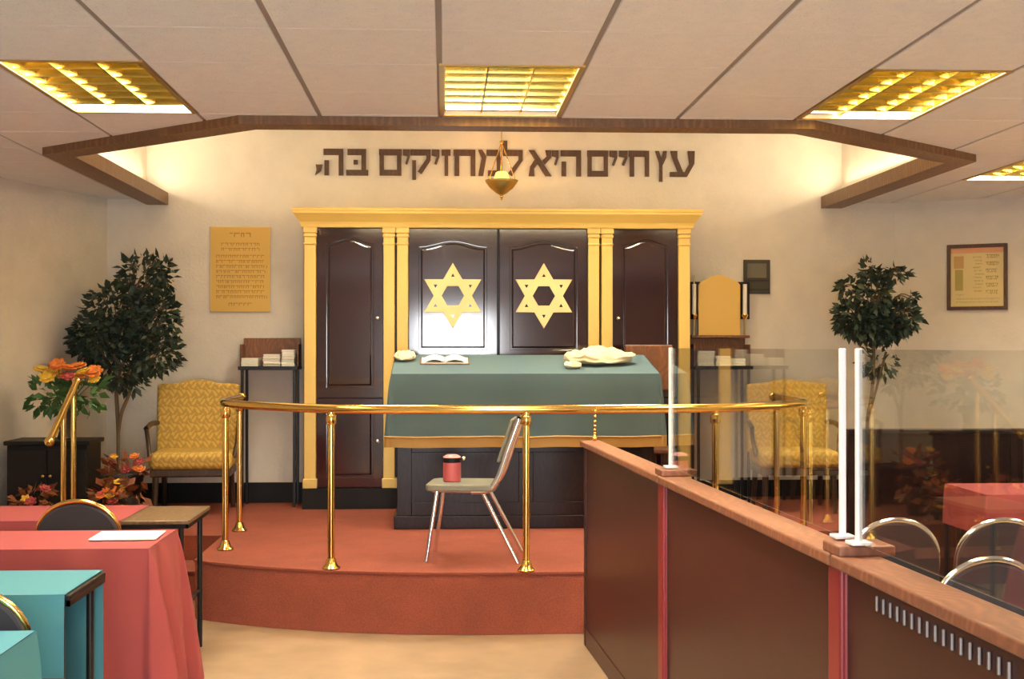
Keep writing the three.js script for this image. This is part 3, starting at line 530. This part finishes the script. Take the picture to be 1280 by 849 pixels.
// ---------------------------------------------------------------- chrome chair with red tin
{
  const k = thing('chrome_chair', 'chrome-legged stacking chair turned sideways on the platform', 'chair', [0.12, STAGE, -7.85], -Math.PI / 2 - 0.12);   // local +z is the front
  const se = [], W = 0.2;
  const sh = new THREE.Shape(); sh.moveTo(-W + 0.04, -0.19); sh.lineTo(W - 0.04, -0.19); sh.quadraticCurveTo(W, -0.19, W, -0.15); sh.lineTo(W, 0.15); sh.quadraticCurveTo(W, 0.2, W - 0.05, 0.2); sh.lineTo(-W + 0.05, 0.2); sh.quadraticCurveTo(-W, 0.2, -W, 0.15); sh.lineTo(-W, -0.15); sh.quadraticCurveTo(-W, -0.19, -W + 0.04, -0.19);
  obj('seat', extr(sh, 0.022, 0.008).rotateX(Math.PI / 2).translate(0, 0.44, 0), M.seat, k);
  const bk = (() => { const g = new RoundedBoxGeometry(0.36, 0.26, 0.018, 3, 0.008), p = g.attributes.position; for (let i = 0; i < p.count; i++) p.setZ(i, p.getZ(i) + 1.1 * p.getX(i) ** 2); g.computeVertexNormals(); return g.rotateX(-0.32).translate(0, 0.69, -0.285); })();
  obj('backrest', bk, M.seat, k);
  for (const s of [-1, 1]) {
    obj('back_post', pipe([V(s * 0.185, 0.41, -0.06), V(s * 0.186, 0.42, -0.16), V(s * 0.187, 0.47, -0.205), V(s * 0.188, 0.66, -0.275), V(s * 0.186, 0.83, -0.335)], 0.018, 30), M.chrome, k);
    obj('leg', rod(V(s * 0.17, 0.41, -0.12), V(s * 0.21, 0.003, -0.33), 0.012), M.chrome, k); obj('leg', rod(V(s * 0.17, 0.41, 0.14), V(s * 0.2, 0.003, 0.2), 0.012), M.chrome, k);
    obj('seat_rail', rod(V(s * 0.17, 0.412, -0.15), V(s * 0.17, 0.412, 0.17), 0.012), M.chrome, k);
  }
  obj('top_rail', pipe([V(-0.186, 0.83, -0.335), V(-0.1, 0.845, -0.37), V(0, 0.85, -0.38), V(0.1, 0.845, -0.37), V(0.186, 0.83, -0.335)], 0.014, 24), M.chrome, k);
  const c = onZ(565, 607, -7.85), t = thing('red_tin', 'small red collection tin standing on the chrome chair', 'tin', [c.x, STAGE + 0.449, -7.86]);
  obj('can', lathe([[0.001, 0], [0.05, 0], [0.053, 0.004], [0.053, 0.112], [0.05, 0.116]], 24), M.redtin, t);
  obj('band', lathe([[0.0535, 0.112], [0.0545, 0.116], [0.0545, 0.136], [0.053, 0.14]], 24), M.black, t);
  obj('lid', lathe([[0.053, 0.14], [0.05, 0.148], [0.03, 0.158], [0.001, 0.16]], 24), mat(0.6, 0.3, 0.32, { roughness: 0.35 }), t);
  obj('knob', ball(0.012, 0.068, 0.136, 0.02), M.chrome, t);
}

// ---------------------------------------------------------------- armchairs against the wall
const arm = thing('armchair', 'yellow brocade armchair beside the bushy ficus, under the golden plaque', 'chair', [0, STAGE, 0], 0, 'brocade armchairs');
{
  const w = 0.29;
  const cush = (() => { const g = new RoundedBoxGeometry(0.6, 0.13, 0.5, 4, 0.045), p = g.attributes.position; for (let i = 0; i < p.count; i++) if (p.getY(i) > 0) p.setY(i, p.getY(i) + 0.03 * (1 - (p.getX(i) / 0.3) ** 2) * (1 - (p.getZ(i) / 0.25) ** 2)); g.computeVertexNormals(); return g.translate(0, 0.4, 0.03); })();
  obj('seat', cush, M.brocade, arm);
  const s = new THREE.Shape(); s.moveTo(-w, 0.44); s.lineTo(w, 0.44); s.lineTo(w, 0.93); s.bezierCurveTo(w - 0.04, 0.95, w - 0.12, 0.93, w - 0.17, 0.95); s.bezierCurveTo(0.06, 0.975, -0.06, 0.975, -w + 0.17, 0.95); s.bezierCurveTo(-w + 0.12, 0.93, -w + 0.04, 0.95, -w, 0.93); s.closePath();
  obj('backrest', extr(s, 0.05, 0.02).rotateX(-0.09).translate(0, 0, -0.2), M.brocade, arm);
  for (const q of [-1, 1]) {
    obj('armrest', [pipe([V(q * 0.3, 0.66, -0.22), V(q * 0.325, 0.66, -0.05), V(q * 0.335, 0.635, 0.14)], 0.02, 20), pipe([V(q * 0.335, 0.635, 0.13), V(q * 0.325, 0.54, 0.11), V(q * 0.305, 0.42, 0.16)], 0.017, 20)], M.chairwood, arm);
    obj('leg', rod(V(q * 0.25, 0.34, 0.23), V(q * 0.26, 0.002, 0.25), 0.026, 0.018).rotateY(0), M.chairwood, arm); obj('leg', rod(V(q * 0.25, 0.34, -0.18), V(q * 0.26, 0.002, -0.26), 0.022, 0.018), M.chairwood, arm);
  }
  obj('seat_frame', box(0.58, 0.06, 0.47, 0, 0.315, 0.03, 0.012), M.chairwood, arm);
}
{ const p = onZ(243, 500, -10.1); arm.position.set(p.x, STAGE, -10.12); arm.rotation.y = 0.06; const q = onZ(978, 500, -10.1); dup(arm, [q.x + 0.06, STAGE, -10.02], -0.06, 'yellow brocade armchair behind the glass, beside the spiky-topped ficus'); }

// ---------------------------------------------------------------- booklet stands
function stand(x, label) {
  const s = thing('booklet_stand', label, 'stand', [x, STAGE, -10.5], 0, 'booklet stands beside the ark'), h = 1.062;
  for (const a of [-1, 1]) for (const b of [-1, 1]) obj('leg', box(0.022, h, 0.022, a * 0.2, h / 2, b * 0.12, 0.003), M.blackmetal, s);
  obj('shelf', box(0.46, 0.028, 0.3, 0, h + 0.014, 0, 0.005), M.blackmetal, s);
  obj('rack_back', box(0.45, 0.22, 0.016, 0, h + 0.138, -0.12, 0.004), M.rackwood, s);
  for (const a of [-1, 1]) obj('rack_side', box(0.014, 0.17, 0.2, a * 0.22, h + 0.113, -0.03, 0.003), M.rackwood, s);
  return [s, h + 0.028 + STAGE];
}
const xl = onZ(336, 450, -10.4).x, xr = onZ(899, 450, -10.4).x + 0.03;
const [, sy] = stand(xl, 'slim black-legged stand with brown booklet rack standing below the golden plaque'); stand(xr, 'slim black-legged stand with brown booklet rack under the brass memorial board');
const book = (w, h, d) => [box(w, h, d, 0, h / 2, 0, 0.003)];
[[xl, [[-0.15, 0.065, 0.13], [0.02, 0.095, 0.13], [0.145, 0.13, 0.1]], 'below the golden plaque'], [xr, [[-0.13, 0.12, 0.13], [0.01, 0.08, 0.12], [0.13, 0.06, 0.11]], 'under the memorial board']].forEach(([x, list, where]) => list.forEach(([dx, h, w], i) => {
  const b = thing('booklet_stack', (h > 0.1 ? 'tallest' : h > 0.07 ? 'middling' : 'lowest') + ' stack of cream booklets in the rack ' + where, 'booklets', [x + dx, sy, -10.5], 0, 'booklets in the racks'), n = Math.max(3, Math.round(h / 0.018));
  for (let k = 0; k < n; k++) { const o = obj('booklet', book(w, h / n - 0.0015, 0.17), M.paper, b); o.position.set(rr(-0.004, 0.004), k * h / n, rr(-0.006, 0.006)); o.rotation.y = rr(-0.03, 0.03); }
}));
{ // brass memorial board with a candle lamp each side, on the right rack
  const yb = STAGE + 1.062 + 0.25, m = thing('memorial_board', 'arched brass memorial board with two candle lamps on a booklet stand', 'memorial board', [xr, yb, -10.56]);
  const w = 0.165, s = new THREE.Shape(); s.moveTo(-w, 0.02); s.lineTo(w, 0.02); s.lineTo(w, 0.42); s.quadraticCurveTo(w - 0.02, 0.455, w - 0.07, 0.465); s.quadraticCurveTo(0, 0.53, -w + 0.07, 0.465); s.quadraticCurveTo(-w + 0.02, 0.455, -w, 0.42); s.closePath();
  obj('board', extr(s, 0.02, 0.005), M.plaque, m); obj('base', box(0.47, 0.022, 0.16, 0, 0.011, 0.0, 0.005), M.rackwood, m);
  for (const q of [-1, 1]) {
    obj('lamp_bracket', box(0.1, 0.3, 0.018, q * 0.2, 0.3, -0.004, 0.004), M.darkwood, m);
    obj('candle_lamp', [rod(V(q * 0.205, 0.18, 0.03), V(q * 0.205, 0.43, 0.03), 0.017)], mat(0.85, 0.8, 0.66, { roughness: 0.3 }), m);
    obj('lamp_cup', lathe([[0.001, 0.145], [0.014, 0.15], [0.026, 0.18], [0.022, 0.19]], 16, q * 0.205, 0, 0.03), M.brass, m);
    obj('lamp_stem', [rod(V(q * 0.205, 0.02, 0.02), V(q * 0.205, 0.15, 0.03), 0.008), ...(q < 0 ? [rod(V(q * 0.205, 0.43, 0.03), V(q * 0.205, 0.5, 0.03), 0.006)] : [])], M.brassdull, m);
  }
}

// ---------------------------------------------------------------- ficus trees
function leafCloud(list, size) { // small bent leaves
  const p = [], idx = [];
  for (const [c, out] of list) {
    const d = V(out.x + rr(-0.7, 0.7), out.y + rr(-0.9, 0.3), out.z + rr(-0.7, 0.7)).normalize(), sd = V(rr(-1, 1), rr(-1, 1), rr(-1, 1)).cross(d).normalize(), nn = d.clone().cross(sd), l = size * rr(0.7, 1.25), w = l * 0.24, b = p.length / 3;
    const q = (k, s, up) => { const v = c.clone().addScaledVector(d, l * k).addScaledVector(sd, w * s).addScaledVector(nn, l * up); p.push(v.x, v.y, v.z); };
    q(0, 0, 0); q(0.45, 1, 0.05); q(0.5, 0, 0); q(0.45, -1, 0.05); q(1, 0, -0.12); idx.push(b, b + 1, b + 2, b, b + 2, b + 3, b + 1, b + 4, b + 2, b + 2, b + 4, b + 3);
  }
  const g = new THREE.BufferGeometry(); g.setAttribute('position', new THREE.Float32BufferAttribute(p, 3)); g.setIndex(idx); g.computeVertexNormals(); return g;
}
function ficus(label, base, blobs, stems, n, size) { // blobs: [px, py, z, rx, ry] in the tree's own metres; stems: polylines
  const t = thing('ficus_tree', label, 'tree', base);
  obj('pot', lathe([[0.001, 0], [0.12, 0], [0.15, 0.02], [0.185, 0.26], [0.195, 0.27], [0.195, 0.3], [0.175, 0.3], [0.17, 0.26], [0.001, 0.26]], 28), M.pot, t); obj('soil', lathe([[0.001, 0.268], [0.168, 0.262]], 20), M.soil, t);
  stems.forEach((s) => obj('trunk', pipe(s.p.map((q) => V(...q)), s.r, 30, false, 8), M.bark, t));
  const list = [], tw = [];
  for (const [bx, by, bz, rx, ry, rz, share] of blobs) {
    const root = V(bx * 0.55, by - ry * 0.9, bz * 0.5);
    for (let k = 0; k < n * share; k++) { const u = V(rr(-1, 1), rr(-1, 1), rr(-1, 1)); if (u.length() > 1) { k--; continue; } u.setLength(Math.pow(u.length(), 0.7)); const c = V(bx + u.x * rx, by + u.y * ry, bz + u.z * rz); list.push([c, u]); if (k % 14 === 0) tw.push(pipe([root, root.clone().lerp(c, 0.5).add(V(0, 0.04, 0)), c], 0.004, 8, false, 5)); }
  }
  obj('twigs', tw, M.bark, t).userData.kind = 'stuff'; const f = obj('foliage', leafCloud(list, size), M.leaf, t); f.userData.kind = 'stuff'; return t;
}
{
  const z = -10.12, o = onZ(148, 500, z).x, f = (px, py) => { const p = onZ(px, py, z); return [p.x - o, p.y - STAGE]; };
  const B = (px, py, rx, ry, sh, dz = 0.05) => { const [x, y] = f(px, py); return [x, y, dz, rx, ry, 0.2, sh]; };
  const q = (px, py, dz = 0) => { const [x, y] = f(px, py); return [x, y, dz]; };
  ficus('bushy dark ficus in the corner behind the flower vase', [o, STAGE + 0.001, z], [B(178, 352, 0.16, 0.2, 0.6), B(205, 345, 0.07, 0.15, 0.22), B(150, 390, 0.23, 0.2, 0.9, 0.08), B(190, 400, 0.2, 0.22, 0.9), B(130, 425, 0.2, 0.2, 0.85, 0.1), B(195, 440, 0.19, 0.17, 0.7), B(110, 425, 0.1, 0.12, 0.25), B(150, 455, 0.2, 0.17, 0.6, 0.08), B(165, 470, 0.12, 0.12, 0.2)],
    [{ p: [[0, 0.26, 0], q(148, 540), q(147, 520), q(145, 480), q(142, 420)], r: 0.015 }, { p: [q(148, 545), q(152, 518, 0.01), q(164, 488, 0.03), q(170, 440, 0.05), q(178, 360, 0.03)], r: 0.013 }], 450, 0.075);
}
{
  const z = -10.05, o = onZ(1088, 500, z).x, f = (px, py) => { const p = onZ(px, py, z); return [p.x - o, p.y - STAGE]; };
  const B = (px, py, rx, ry, sh, dz = 0.0) => { const [x, y] = f(px, py); return [x, y, dz, rx, ry, 0.18, sh]; };
  const q = (px, py, dz = 0) => { const [x, y] = f(px, py); return [x, y, dz]; };
  ficus('dark spiky-topped ficus beside the angled chart wall', [o, STAGE + 0.001, z], [B(1090, 372, 0.11, 0.2, 0.6), B(1086, 338, 0.03, 0.07, 0.1), B(1120, 342, 0.11, 0.04, 0.16), B(1062, 358, 0.05, 0.07, 0.12), B(1067, 398, 0.13, 0.13, 0.6), B(1118, 398, 0.19, 0.13, 0.75), B(1095, 408, 0.24, 0.11, 1.0), B(1135, 372, 0.05, 0.03, 0.06), B(1098, 452, 0.14, 0.12, 0.14)],
    [{ p: [[0, 0.26, 0], q(1084, 530), q(1090, 490), q(1092, 440), q(1090, 370)], r: 0.014 }, { p: [q(1086, 520), q(1096, 480, 0.02), q(1106, 440, 0.03)], r: 0.01 }], 460, 0.075);
}

// ---------------------------------------------------------------- flowers and black cabinet on the left
{
  const cab = thing('black_cabinet', 'low black cabinet under the vase of orange flowers', 'cabinet', [-2.7, STAGE, -9.4]);
  obj('body', box(0.54, 0.57, 0.36, 0, 0.285 + 0.001, 0, 0.006), M.black, cab); obj('top', box(0.58, 0.03, 0.4, 0, 0.585, 0, 0.008), M.black, cab);
  for (const s of [-1, 1]) { const d = obj('door', box(0.255, 0.5, 0.014, s * 0.132, 0.29, 0.185, 0.004), M.black, cab); obj('knob', ball(0.011, s * 0.025, 0.36, 0.2), M.brassdull, d); }
}
function bloom(r, petals, cup) { const gs = [ball(r * 0.3, 0, r * 0.2, 0, 1, 0.7, 1, 8)]; for (let ring = 0; ring < 2; ring++) for (let k = 0; k < petals; k++) { const a = (k + ring * 0.5) / petals * 6.283; gs.push(ball(r * 0.42, r * (0.58 - ring * 0.22), r * (0.1 + ring * 0.24), 0, 1, 0.28, 0.75, 7).rotateZ(cup).rotateY(a)); } return shared(gs); }
const bloomA = bloom(0.055, 7, 0.3), bloomB = bloom(0.04, 6, 0.5);
function bouquet(t, blooms, leaves, leafMat, size) { // blooms: [x,y,z,material,geometry,scale]
  for (const [x, y, z, m, g, s] of blooms) { const o = obj('flower', g, m, t); o.position.set(x, y, z); o.scale.setScalar(s); o.rotation.set(rr(0.2, 0.9), rr(0, 6), rr(-0.4, 0.4)); }
  const l = []; for (const [cx, cy, cz, rx, ry, rz, n] of leaves) for (let k = 0; k < n; k++) { const u = V(rr(-1, 1), rr(-1, 1), rr(-1, 1)); l.push([V(cx + u.x * rx, cy + u.y * ry, cz + u.z * rz), u]); }
  const f = obj('leaves', leafCloud(l, size), leafMat, t); f.userData.kind = 'stuff';
}
{
  const yTop = STAGE + 0.6, z = -9.38, X = onZ(82, 500, z).x, v = thing('flower_vase', 'tall vase of yellow and orange flowers on the black cabinet', 'flowers', [X, yTop + 0.001, z]);
  obj('vase', lathe([[0.001, 0], [0.05, 0], [0.055, 0.01], [0.04, 0.06], [0.045, 0.14], [0.06, 0.2], [0.055, 0.2], [0.04, 0.14], [0.001, 0.13]], 24), M.pot, v);
  const list = [], at = (px, py) => { const p = onZ(px, py, z + 0.06); return [p.x - X, p.y - yTop]; };
  for (const [px, py, m, s] of [[48, 466, 'yellow', 0.95], [60, 474, 'yellow', 0.9], [72, 459, 'orange', 0.95], [82, 464, 'orange', 1.05], [66, 466, 'yellow', 0.8], [94, 462, 'orange', 1], [106, 468, 'yellow', 0.9], [116, 468, 'orange', 1.05], [118, 476, 'yellow', 0.7], [88, 474, 'rose', 0.8], [78, 472, 'orange', 0.7], [100, 474, 'orange', 0.7]]) { const [x, y] = at(px, py); list.push([x, y, rr(-0.02, 0.09), M[m], bloomA, s * 1.35]); }
  const stems = list.map(([x, y, z2]) => pipe([V(0, 0.15, 0), V(x * 0.4, y * 0.55 + 0.06, z2 * 0.4), V(x, y, z2)], 0.004, 8, false, 5)); obj('stems', stems, M.leafgreen, v).userData.kind = 'stuff';
  bouquet(v, list, [[-0.13, 0.3, 0.0, 0.11, 0.09, 0.08, 70], [0.12, 0.3, 0, 0.12, 0.1, 0.08, 70], [0, 0.28, 0, 0.1, 0.1, 0.08, 40]], M.leafgreen, 0.09);
}
function autumn(label, base, w, n, ptop, spread) {
  const t = thing('autumn_arrangement', label, 'flowers', base, 0, 'autumn arrangements on the platform');
  obj('pot', lathe([[0.001, 0], [w * 0.6, 0], [w * 0.75, ptop * 0.7], [w * 0.8, ptop], [w * 0.7, ptop], [w * 0.6, ptop * 0.8], [0.001, ptop * 0.8]], 22), M.pot, t);
  const l = []; for (let k = 0; k < n; k++) { const a = rr(0, 6.283), r = spread * Math.sqrt(rnd()); l.push([Math.cos(a) * r, ptop + rr(0.02, 0.28), Math.sin(a) * r * 0.6 + 0.04, [M.orange, M.rose, M.yellow, M.leafrust][k % 4], bloomB, rr(0.8, 1.25)]); }
  bouquet(t, l, [[0, ptop + 0.1, 0, spread * 1.05, 0.14, spread * 0.6, 90]], M.leafrust, 0.09);
}
autumn('autumn arrangement of orange and red blooms between cabinet and ficus', [onZ(158, 580, -9.35).x, STAGE + 0.001, -9.35], 0.11, 13, 0.2, 0.12);
autumn('low autumn arrangement on the floor before the black cabinet', [onZ(124, 600, -9.02).x + 0.06, STAGE + 0.001, -9.1], 0.09, 12, 0.06, 0.1);
autumn('autumn arrangement half hidden at the wall end of the black cabinet', [onZ(42, 600, -9.02).x, STAGE + 0.001, -9.02], 0.09, 10, 0.05, 0.1);

// ---------------------------------------------------------------- tables on the left
const TH = 0.74, XR = -1.245;
function table(name, label, x0, x1, z0, z1, topMat, group) {
  const t = thing(name, label, 'table', [(x0 + x1) / 2, 0, (z0 + z1) / 2], 0, group), w = x1 - x0, d = z1 - z0;
  obj('tabletop', box(w, 0.022, d, 0, TH - 0.011, 0, 0.006), topMat, t);
  obj('edge_band', [box(w - 0.004, 0.02, 0.012, 0, TH - 0.03, d / 2 - 0.008), box(w - 0.004, 0.02, 0.012, 0, TH - 0.03, -d / 2 + 0.008), box(0.012, 0.02, d - 0.004, w / 2 - 0.008, TH - 0.03, 0), box(0.012, 0.02, d - 0.004, -w / 2 + 0.008, TH - 0.03, 0)], M.black, t);
  for (const a of [-1, 1]) for (const b of [-1, 1]) obj('leg', rod(V(a * (w / 2 - 0.045), 0.002, b * (d / 2 - 0.05)), V(a * (w / 2 - 0.045), TH - 0.02, b * (d / 2 - 0.05)), 0.014), M.blackmetal, t);
  for (const a of [-1, 1]) obj('leg_brace', rod(V(a * (w / 2 - 0.045), 0.3, -d / 2 + 0.05), V(a * (w / 2 - 0.045), 0.3, d / 2 - 0.05), 0.008), M.blackmetal, t);
  return t;
}
const TL = -3.0;
table('folding_table', 'bare brown folding table end beside the platform, red cloth further along', TL, XR, -7.17, -6.57, M.laminate);
table('folding_table', 'folding table hidden under the long red cloth with a paper on it', TL, XR, -6.2, -5.65, M.laminate);
table('folding_table', 'black-edged folding table with teal cloth front and back', TL, XR - 0.03, -5.1, -4.62, M.black);
table('folding_table', 'folding table wholly covered by teal cloth on its aisle end', TL, XR + 0.02, -4.02, -3.5, M.black);
tag(obj('red_cloth', drape({ x0: TL - 0.01, x1: XR - 0.32, z0: -7.18, z1: -6.56, top: () => TH + 0.004, sides: ['back', 'left', 'front'].slice(2).concat(['back']), drop: 0.2, fold: 0.008, flare: 0.008 }), M.redcloth), 'red cloth lying short of the bare brown table end', 'tablecloth');
tag(obj('red_cloth', drape({ x0: TL - 0.01, x1: XR + 0.01, z0: -6.21, z1: -5.64, top: () => TH + 0.004, sides: ['front', 'right', 'back'], drop: 0.71, fold: 0.05, flare: 0.075, n: 9 }), M.redcloth), 'long red cloth falling in folds to the floor, paper on top', 'tablecloth');
tag(obj('teal_cloth', drape({ x0: TL - 0.01, x1: XR - 0.045, z0: -5.11, z1: -4.61, top: () => TH + 0.004, sides: ['front', 'back'], drop: 0.55, fold: 0.012, flare: 0.01, n: 7 }), M.tealcloth), 'teal cloth hanging front and back of the black-edged table', 'tablecloth');
tag(obj('teal_cloth', drape({ x0: TL - 0.01, x1: XR + 0.03, z0: -4.03, z1: -3.49, top: () => TH + 0.004, sides: ['front', 'right', 'back'], drop: 0.5, fold: 0.012, flare: 0.012, n: 7 }), M.tealcloth), 'teal cloth covering a table end', 'tablecloth').userData.label = 'teal cloth falling over its table end as well as front and back';
{
  const a = onY(104, 681, TH), b = onY(188, 681, TH), c = onY(150, 667, TH), o = obj('paper_sheet', [box(b.x - a.x, 0.005, 0.26, 0, 0.0025, 0, 0.001)], M.paper); o.position.set((a.x + b.x) / 2, TH + 0.008, (a.z + c.z) / 2 - 0.03); o.rotation.y = 0.03; tag(o, 'white papers lying on the long red tablecloth', 'paper');
}

// ---------------------------------------------------------------- round-backed stacking chairs
function stackChair(name, label, metal, group) { // local +z is the front; the back is at -z
  const t = thing(name, label, 'chair', [0, 0, 0], 0, group), R = 0.19;
  const arc = []; for (let k = 0; k <= 14; k++) { const a = Math.PI * k / 14; arc.push(V(Math.cos(a) * R, 0.70 + Math.sin(a) * 0.165, -0.25 - Math.sin(a) * 0.03)); }
  obj('back_frame', pipe([V(R - 0.005, 0.43, -0.19), V(R, 0.6, -0.235), ...arc, V(-R, 0.6, -0.235), V(-R + 0.005, 0.43, -0.19)], 0.012, 70, false, 10), metal, t);
  const s = new THREE.Shape(); s.moveTo(-R + 0.012, 0.56); s.lineTo(R - 0.012, 0.56); s.lineTo(R - 0.012, 0.7); s.absellipse(0, 0.7, R - 0.012, 0.15, 0, Math.PI, false); s.closePath();
  obj('backrest', extr(s, 0.02, 0.012).translate(0, 0, -0.26).rotateX(-0.02), M.upholstery, t);
  obj('seat', new RoundedBoxGeometry(0.41, 0.07, 0.42, 4, 0.03).translate(0, 0.445, 0.0), M.upholstery, t);
  for (const q of [-1, 1]) { obj('leg', rod(V(q * 0.175, 0.42, 0.17), V(q * 0.19, 0.002, 0.21), 0.012), metal, t); obj('leg', rod(V(q * 0.185, 0.44, -0.19), V(q * 0.19, 0.002, -0.25), 0.012), metal, t); }
  obj('seat_frame', [rod(V(-0.175, 0.412, 0.17), V(0.175, 0.412, 0.17), 0.01), rod(V(-0.185, 0.412, -0.19), V(0.185, 0.412, -0.19), 0.01)], metal, t);
  return t;
}
const goldChair = stackChair('round_back_chair', 'round-backed dark chair with gold rim behind the long red cloth', M.brass, 'round-backed stacking chairs');
{ const p = onZ(88, 640, -6.2); goldChair.position.set(p.x, 0, -6.6); goldChair.rotation.y = Math.PI; }
dup(goldChair, [-1.44, 0, -4.34], Math.PI, 'round-backed dark chair drawn up to the black-edged teal table');
const chromeChair = stackChair('round_back_chair', 'chrome-rimmed dark chair next to the partition post caps', M.chrome, 'round-backed stacking chairs'); chromeChair.position.set(onZ(1112, 650, -5.5).x, 0, -5.74); chromeChair.rotation.y = Math.PI + 0.05;
dup(chromeChair, [onZ(1252, 650, -5.5).x, 0, -5.72], Math.PI - 0.05, 'chrome-rimmed dark chair on the wall side of the partition row');
dup(chromeChair, [onZ(1226, 694, -4.5).x, 0, -4.72], Math.PI + 0.05, 'chrome-rimmed dark chair close behind the studded partition panel');

// ---------------------------------------------------------------- partition with glass screens
const PA = [0.775, -7.06], PB = [1.055, -1.8], PH = 1.09;
{
  const dx = PB[0] - PA[0], dz = PB[1] - PA[1], L = Math.hypot(dx, dz), ang = Math.atan2(dx, dz);
  // local +z runs from the platform end towards the entrance, local -x faces the tables
  const sAt = (px, py) => { const p = onY(px, py, PH); return ((p.x - PA[0]) * dx + (p.z - PA[1]) * dz) / L; };
  const j1 = sAt(846, 594), j2 = sAt(1078, 691);
  const seg = [[0, j1], [j1, j2], [j2, L]], labels = ['dark maroon partition panel ending at the platform', 'dark maroon partition panel between the two red posts', 'dark maroon partition panel with a row of metal studs'];
  const root = (name, label, cat, s) => thing(name, label, cat, [PA[0] + dx * s / L, 0, PA[1] + dz * s / L], ang, cat === 'partition' ? 'partition panels' : null);
  seg.forEach(([a, b], i) => {
    const l = b - a, p = root('partition_panel', labels[i], 'partition', a);
    obj('panel', box(0.05, PH - 0.09, l - 0.03, 0, (PH - 0.03) / 2 + 0.03, l / 2, 0.004), M.panel, p);
    obj('kick_board', box(0.06, 0.1, l - 0.02, 0, 0.052, l / 2, 0.004), M.panel, p);
    obj('cap_rail', box(0.11, 0.032, l - 0.012, 0, PH - 0.016, l / 2, 0.008), M.cap, p);
    obj('edge_strip', [box(0.066, PH - 0.04, 0.045, 0, (PH - 0.035) / 2, 0.026, 0.006)], i ? M.redpost : M.panel, p);
    if (i === 2) { const s0 = sAt(1118, 712) - a, s1 = sAt(1290, 785) - a, n = 17; for (let k = 0; k < n; k++) obj('stud', box(0.006, 0.034, 0.006, -0.029, PH - 0.075, s0 + (s1 - s0) * k / (n - 1), 0.002), M.pewter, p); }
  });
  const post = (s, label) => { const p = root('partition_post', label, 'post', s); obj('post', box(0.085, PH - 0.02, 0.085, 0, (PH - 0.02) / 2 + 0.001, 0, 0.008), M.redpost, p); obj('cap', box(0.14, 0.026, 0.12, 0.02, PH + 0.012, 0, 0.006), M.cap, p); };
  post(j1, 'red partition post with flat cap and one white glass post'); post(j2, 'red partition post with flat cap carrying two white glass posts');
  const GT = EYE - 0.005, rail = (s, label, off = 0) => { const p = root('glass_post', label, 'post', s); obj('upright', box(0.015, GT - PH - 0.03, 0.015, off, (GT + PH + 0.03) / 2, 0, 0.003), M.whitepost, p); obj('foot', box(0.05, 0.008, 0.05, off, PH + 0.033, 0, 0.002), M.whitepost, p); };
  rail(j1 + 0.0, 'slim white upright at the reading-table end of the glass'); rail(j2 - 0.055, 'slim white upright ending the middle glass screen', 0.0); rail(j2 + 0.055, 'slim white upright starting the glass screen over the studs', 0.0);
  const glass = (a, b, label) => { const p = root('glass_screen', label, 'glass', a); obj('pane', box(0.006, GT - PH - 0.035, b - a, 0, (GT + PH) / 2 + 0.015, (b - a) / 2), M.glass, p); };
  glass(j1 + 0.012, j2 - 0.067, 'clear glass screen above the middle partition panel'); glass(j2 + 0.067, L - 0.02, 'clear glass screen above the studded partition panel');
  { // brass bead chain between rail and partition end
    const a = onZ(744, 514, -7.36), b = V(PA[0] + 0.02, PH + 0.012, PA[1] + 0.06), c = thing('brass_chain', 'short brass bead chain from the rail to the partition end', 'chain', [b.x, b.y, b.z]);
    for (let k = 0; k <= 7; k++) { const u = k / 7, p = a.clone().lerp(b, u); obj('bead', ball(k === 7 || k === 0 ? 0.014 : 0.009, p.x - b.x, p.y - b.y - 0.02 * Math.sin(Math.PI * u), p.z - b.z, 1, 1, 1, 8), M.brass, c); }
  }
}

// ---------------------------------------------------------------- beyond the glass: low dark partition and red-covered table
{
  const p = thing('low_partition', 'low dark wooden partition below the framed chart wall', 'partition', [2.68, 0, -8.72]);
  for (let k = 0; k < 2; k++) { obj('panel', box(1.06, 1.008, 0.045, 0.55 + k * 1.1, 0.504 + 0.002, 0, 0.005), M.darkwood, p); obj('stile', box(0.05, 1.02, 0.06, 0.02 + k * 1.1, 0.511, 0, 0.005), M.darkwood, p); }
  obj('cap_rail', box(2.22, 0.03, 0.1, 1.1, 1.025, 0, 0.006), M.darkwood, p);
  table('folding_table', 'folding table under red cloth beyond the glass screen', 3.1, 4.55, -8.05, -7.45, M.laminate);
  tag(obj('red_cloth', drape({ x0: 3.09, x1: 4.56, z0: -8.06, z1: -7.44, top: () => TH + 0.004, sides: ['left', 'front', 'right', 'back'], drop: 0.24, fold: 0.01, flare: 0.01 }), M.redcloth), 'short red cloth on the table beyond the glass screen', 'tablecloth');
}
renderer.render(scene, camera);
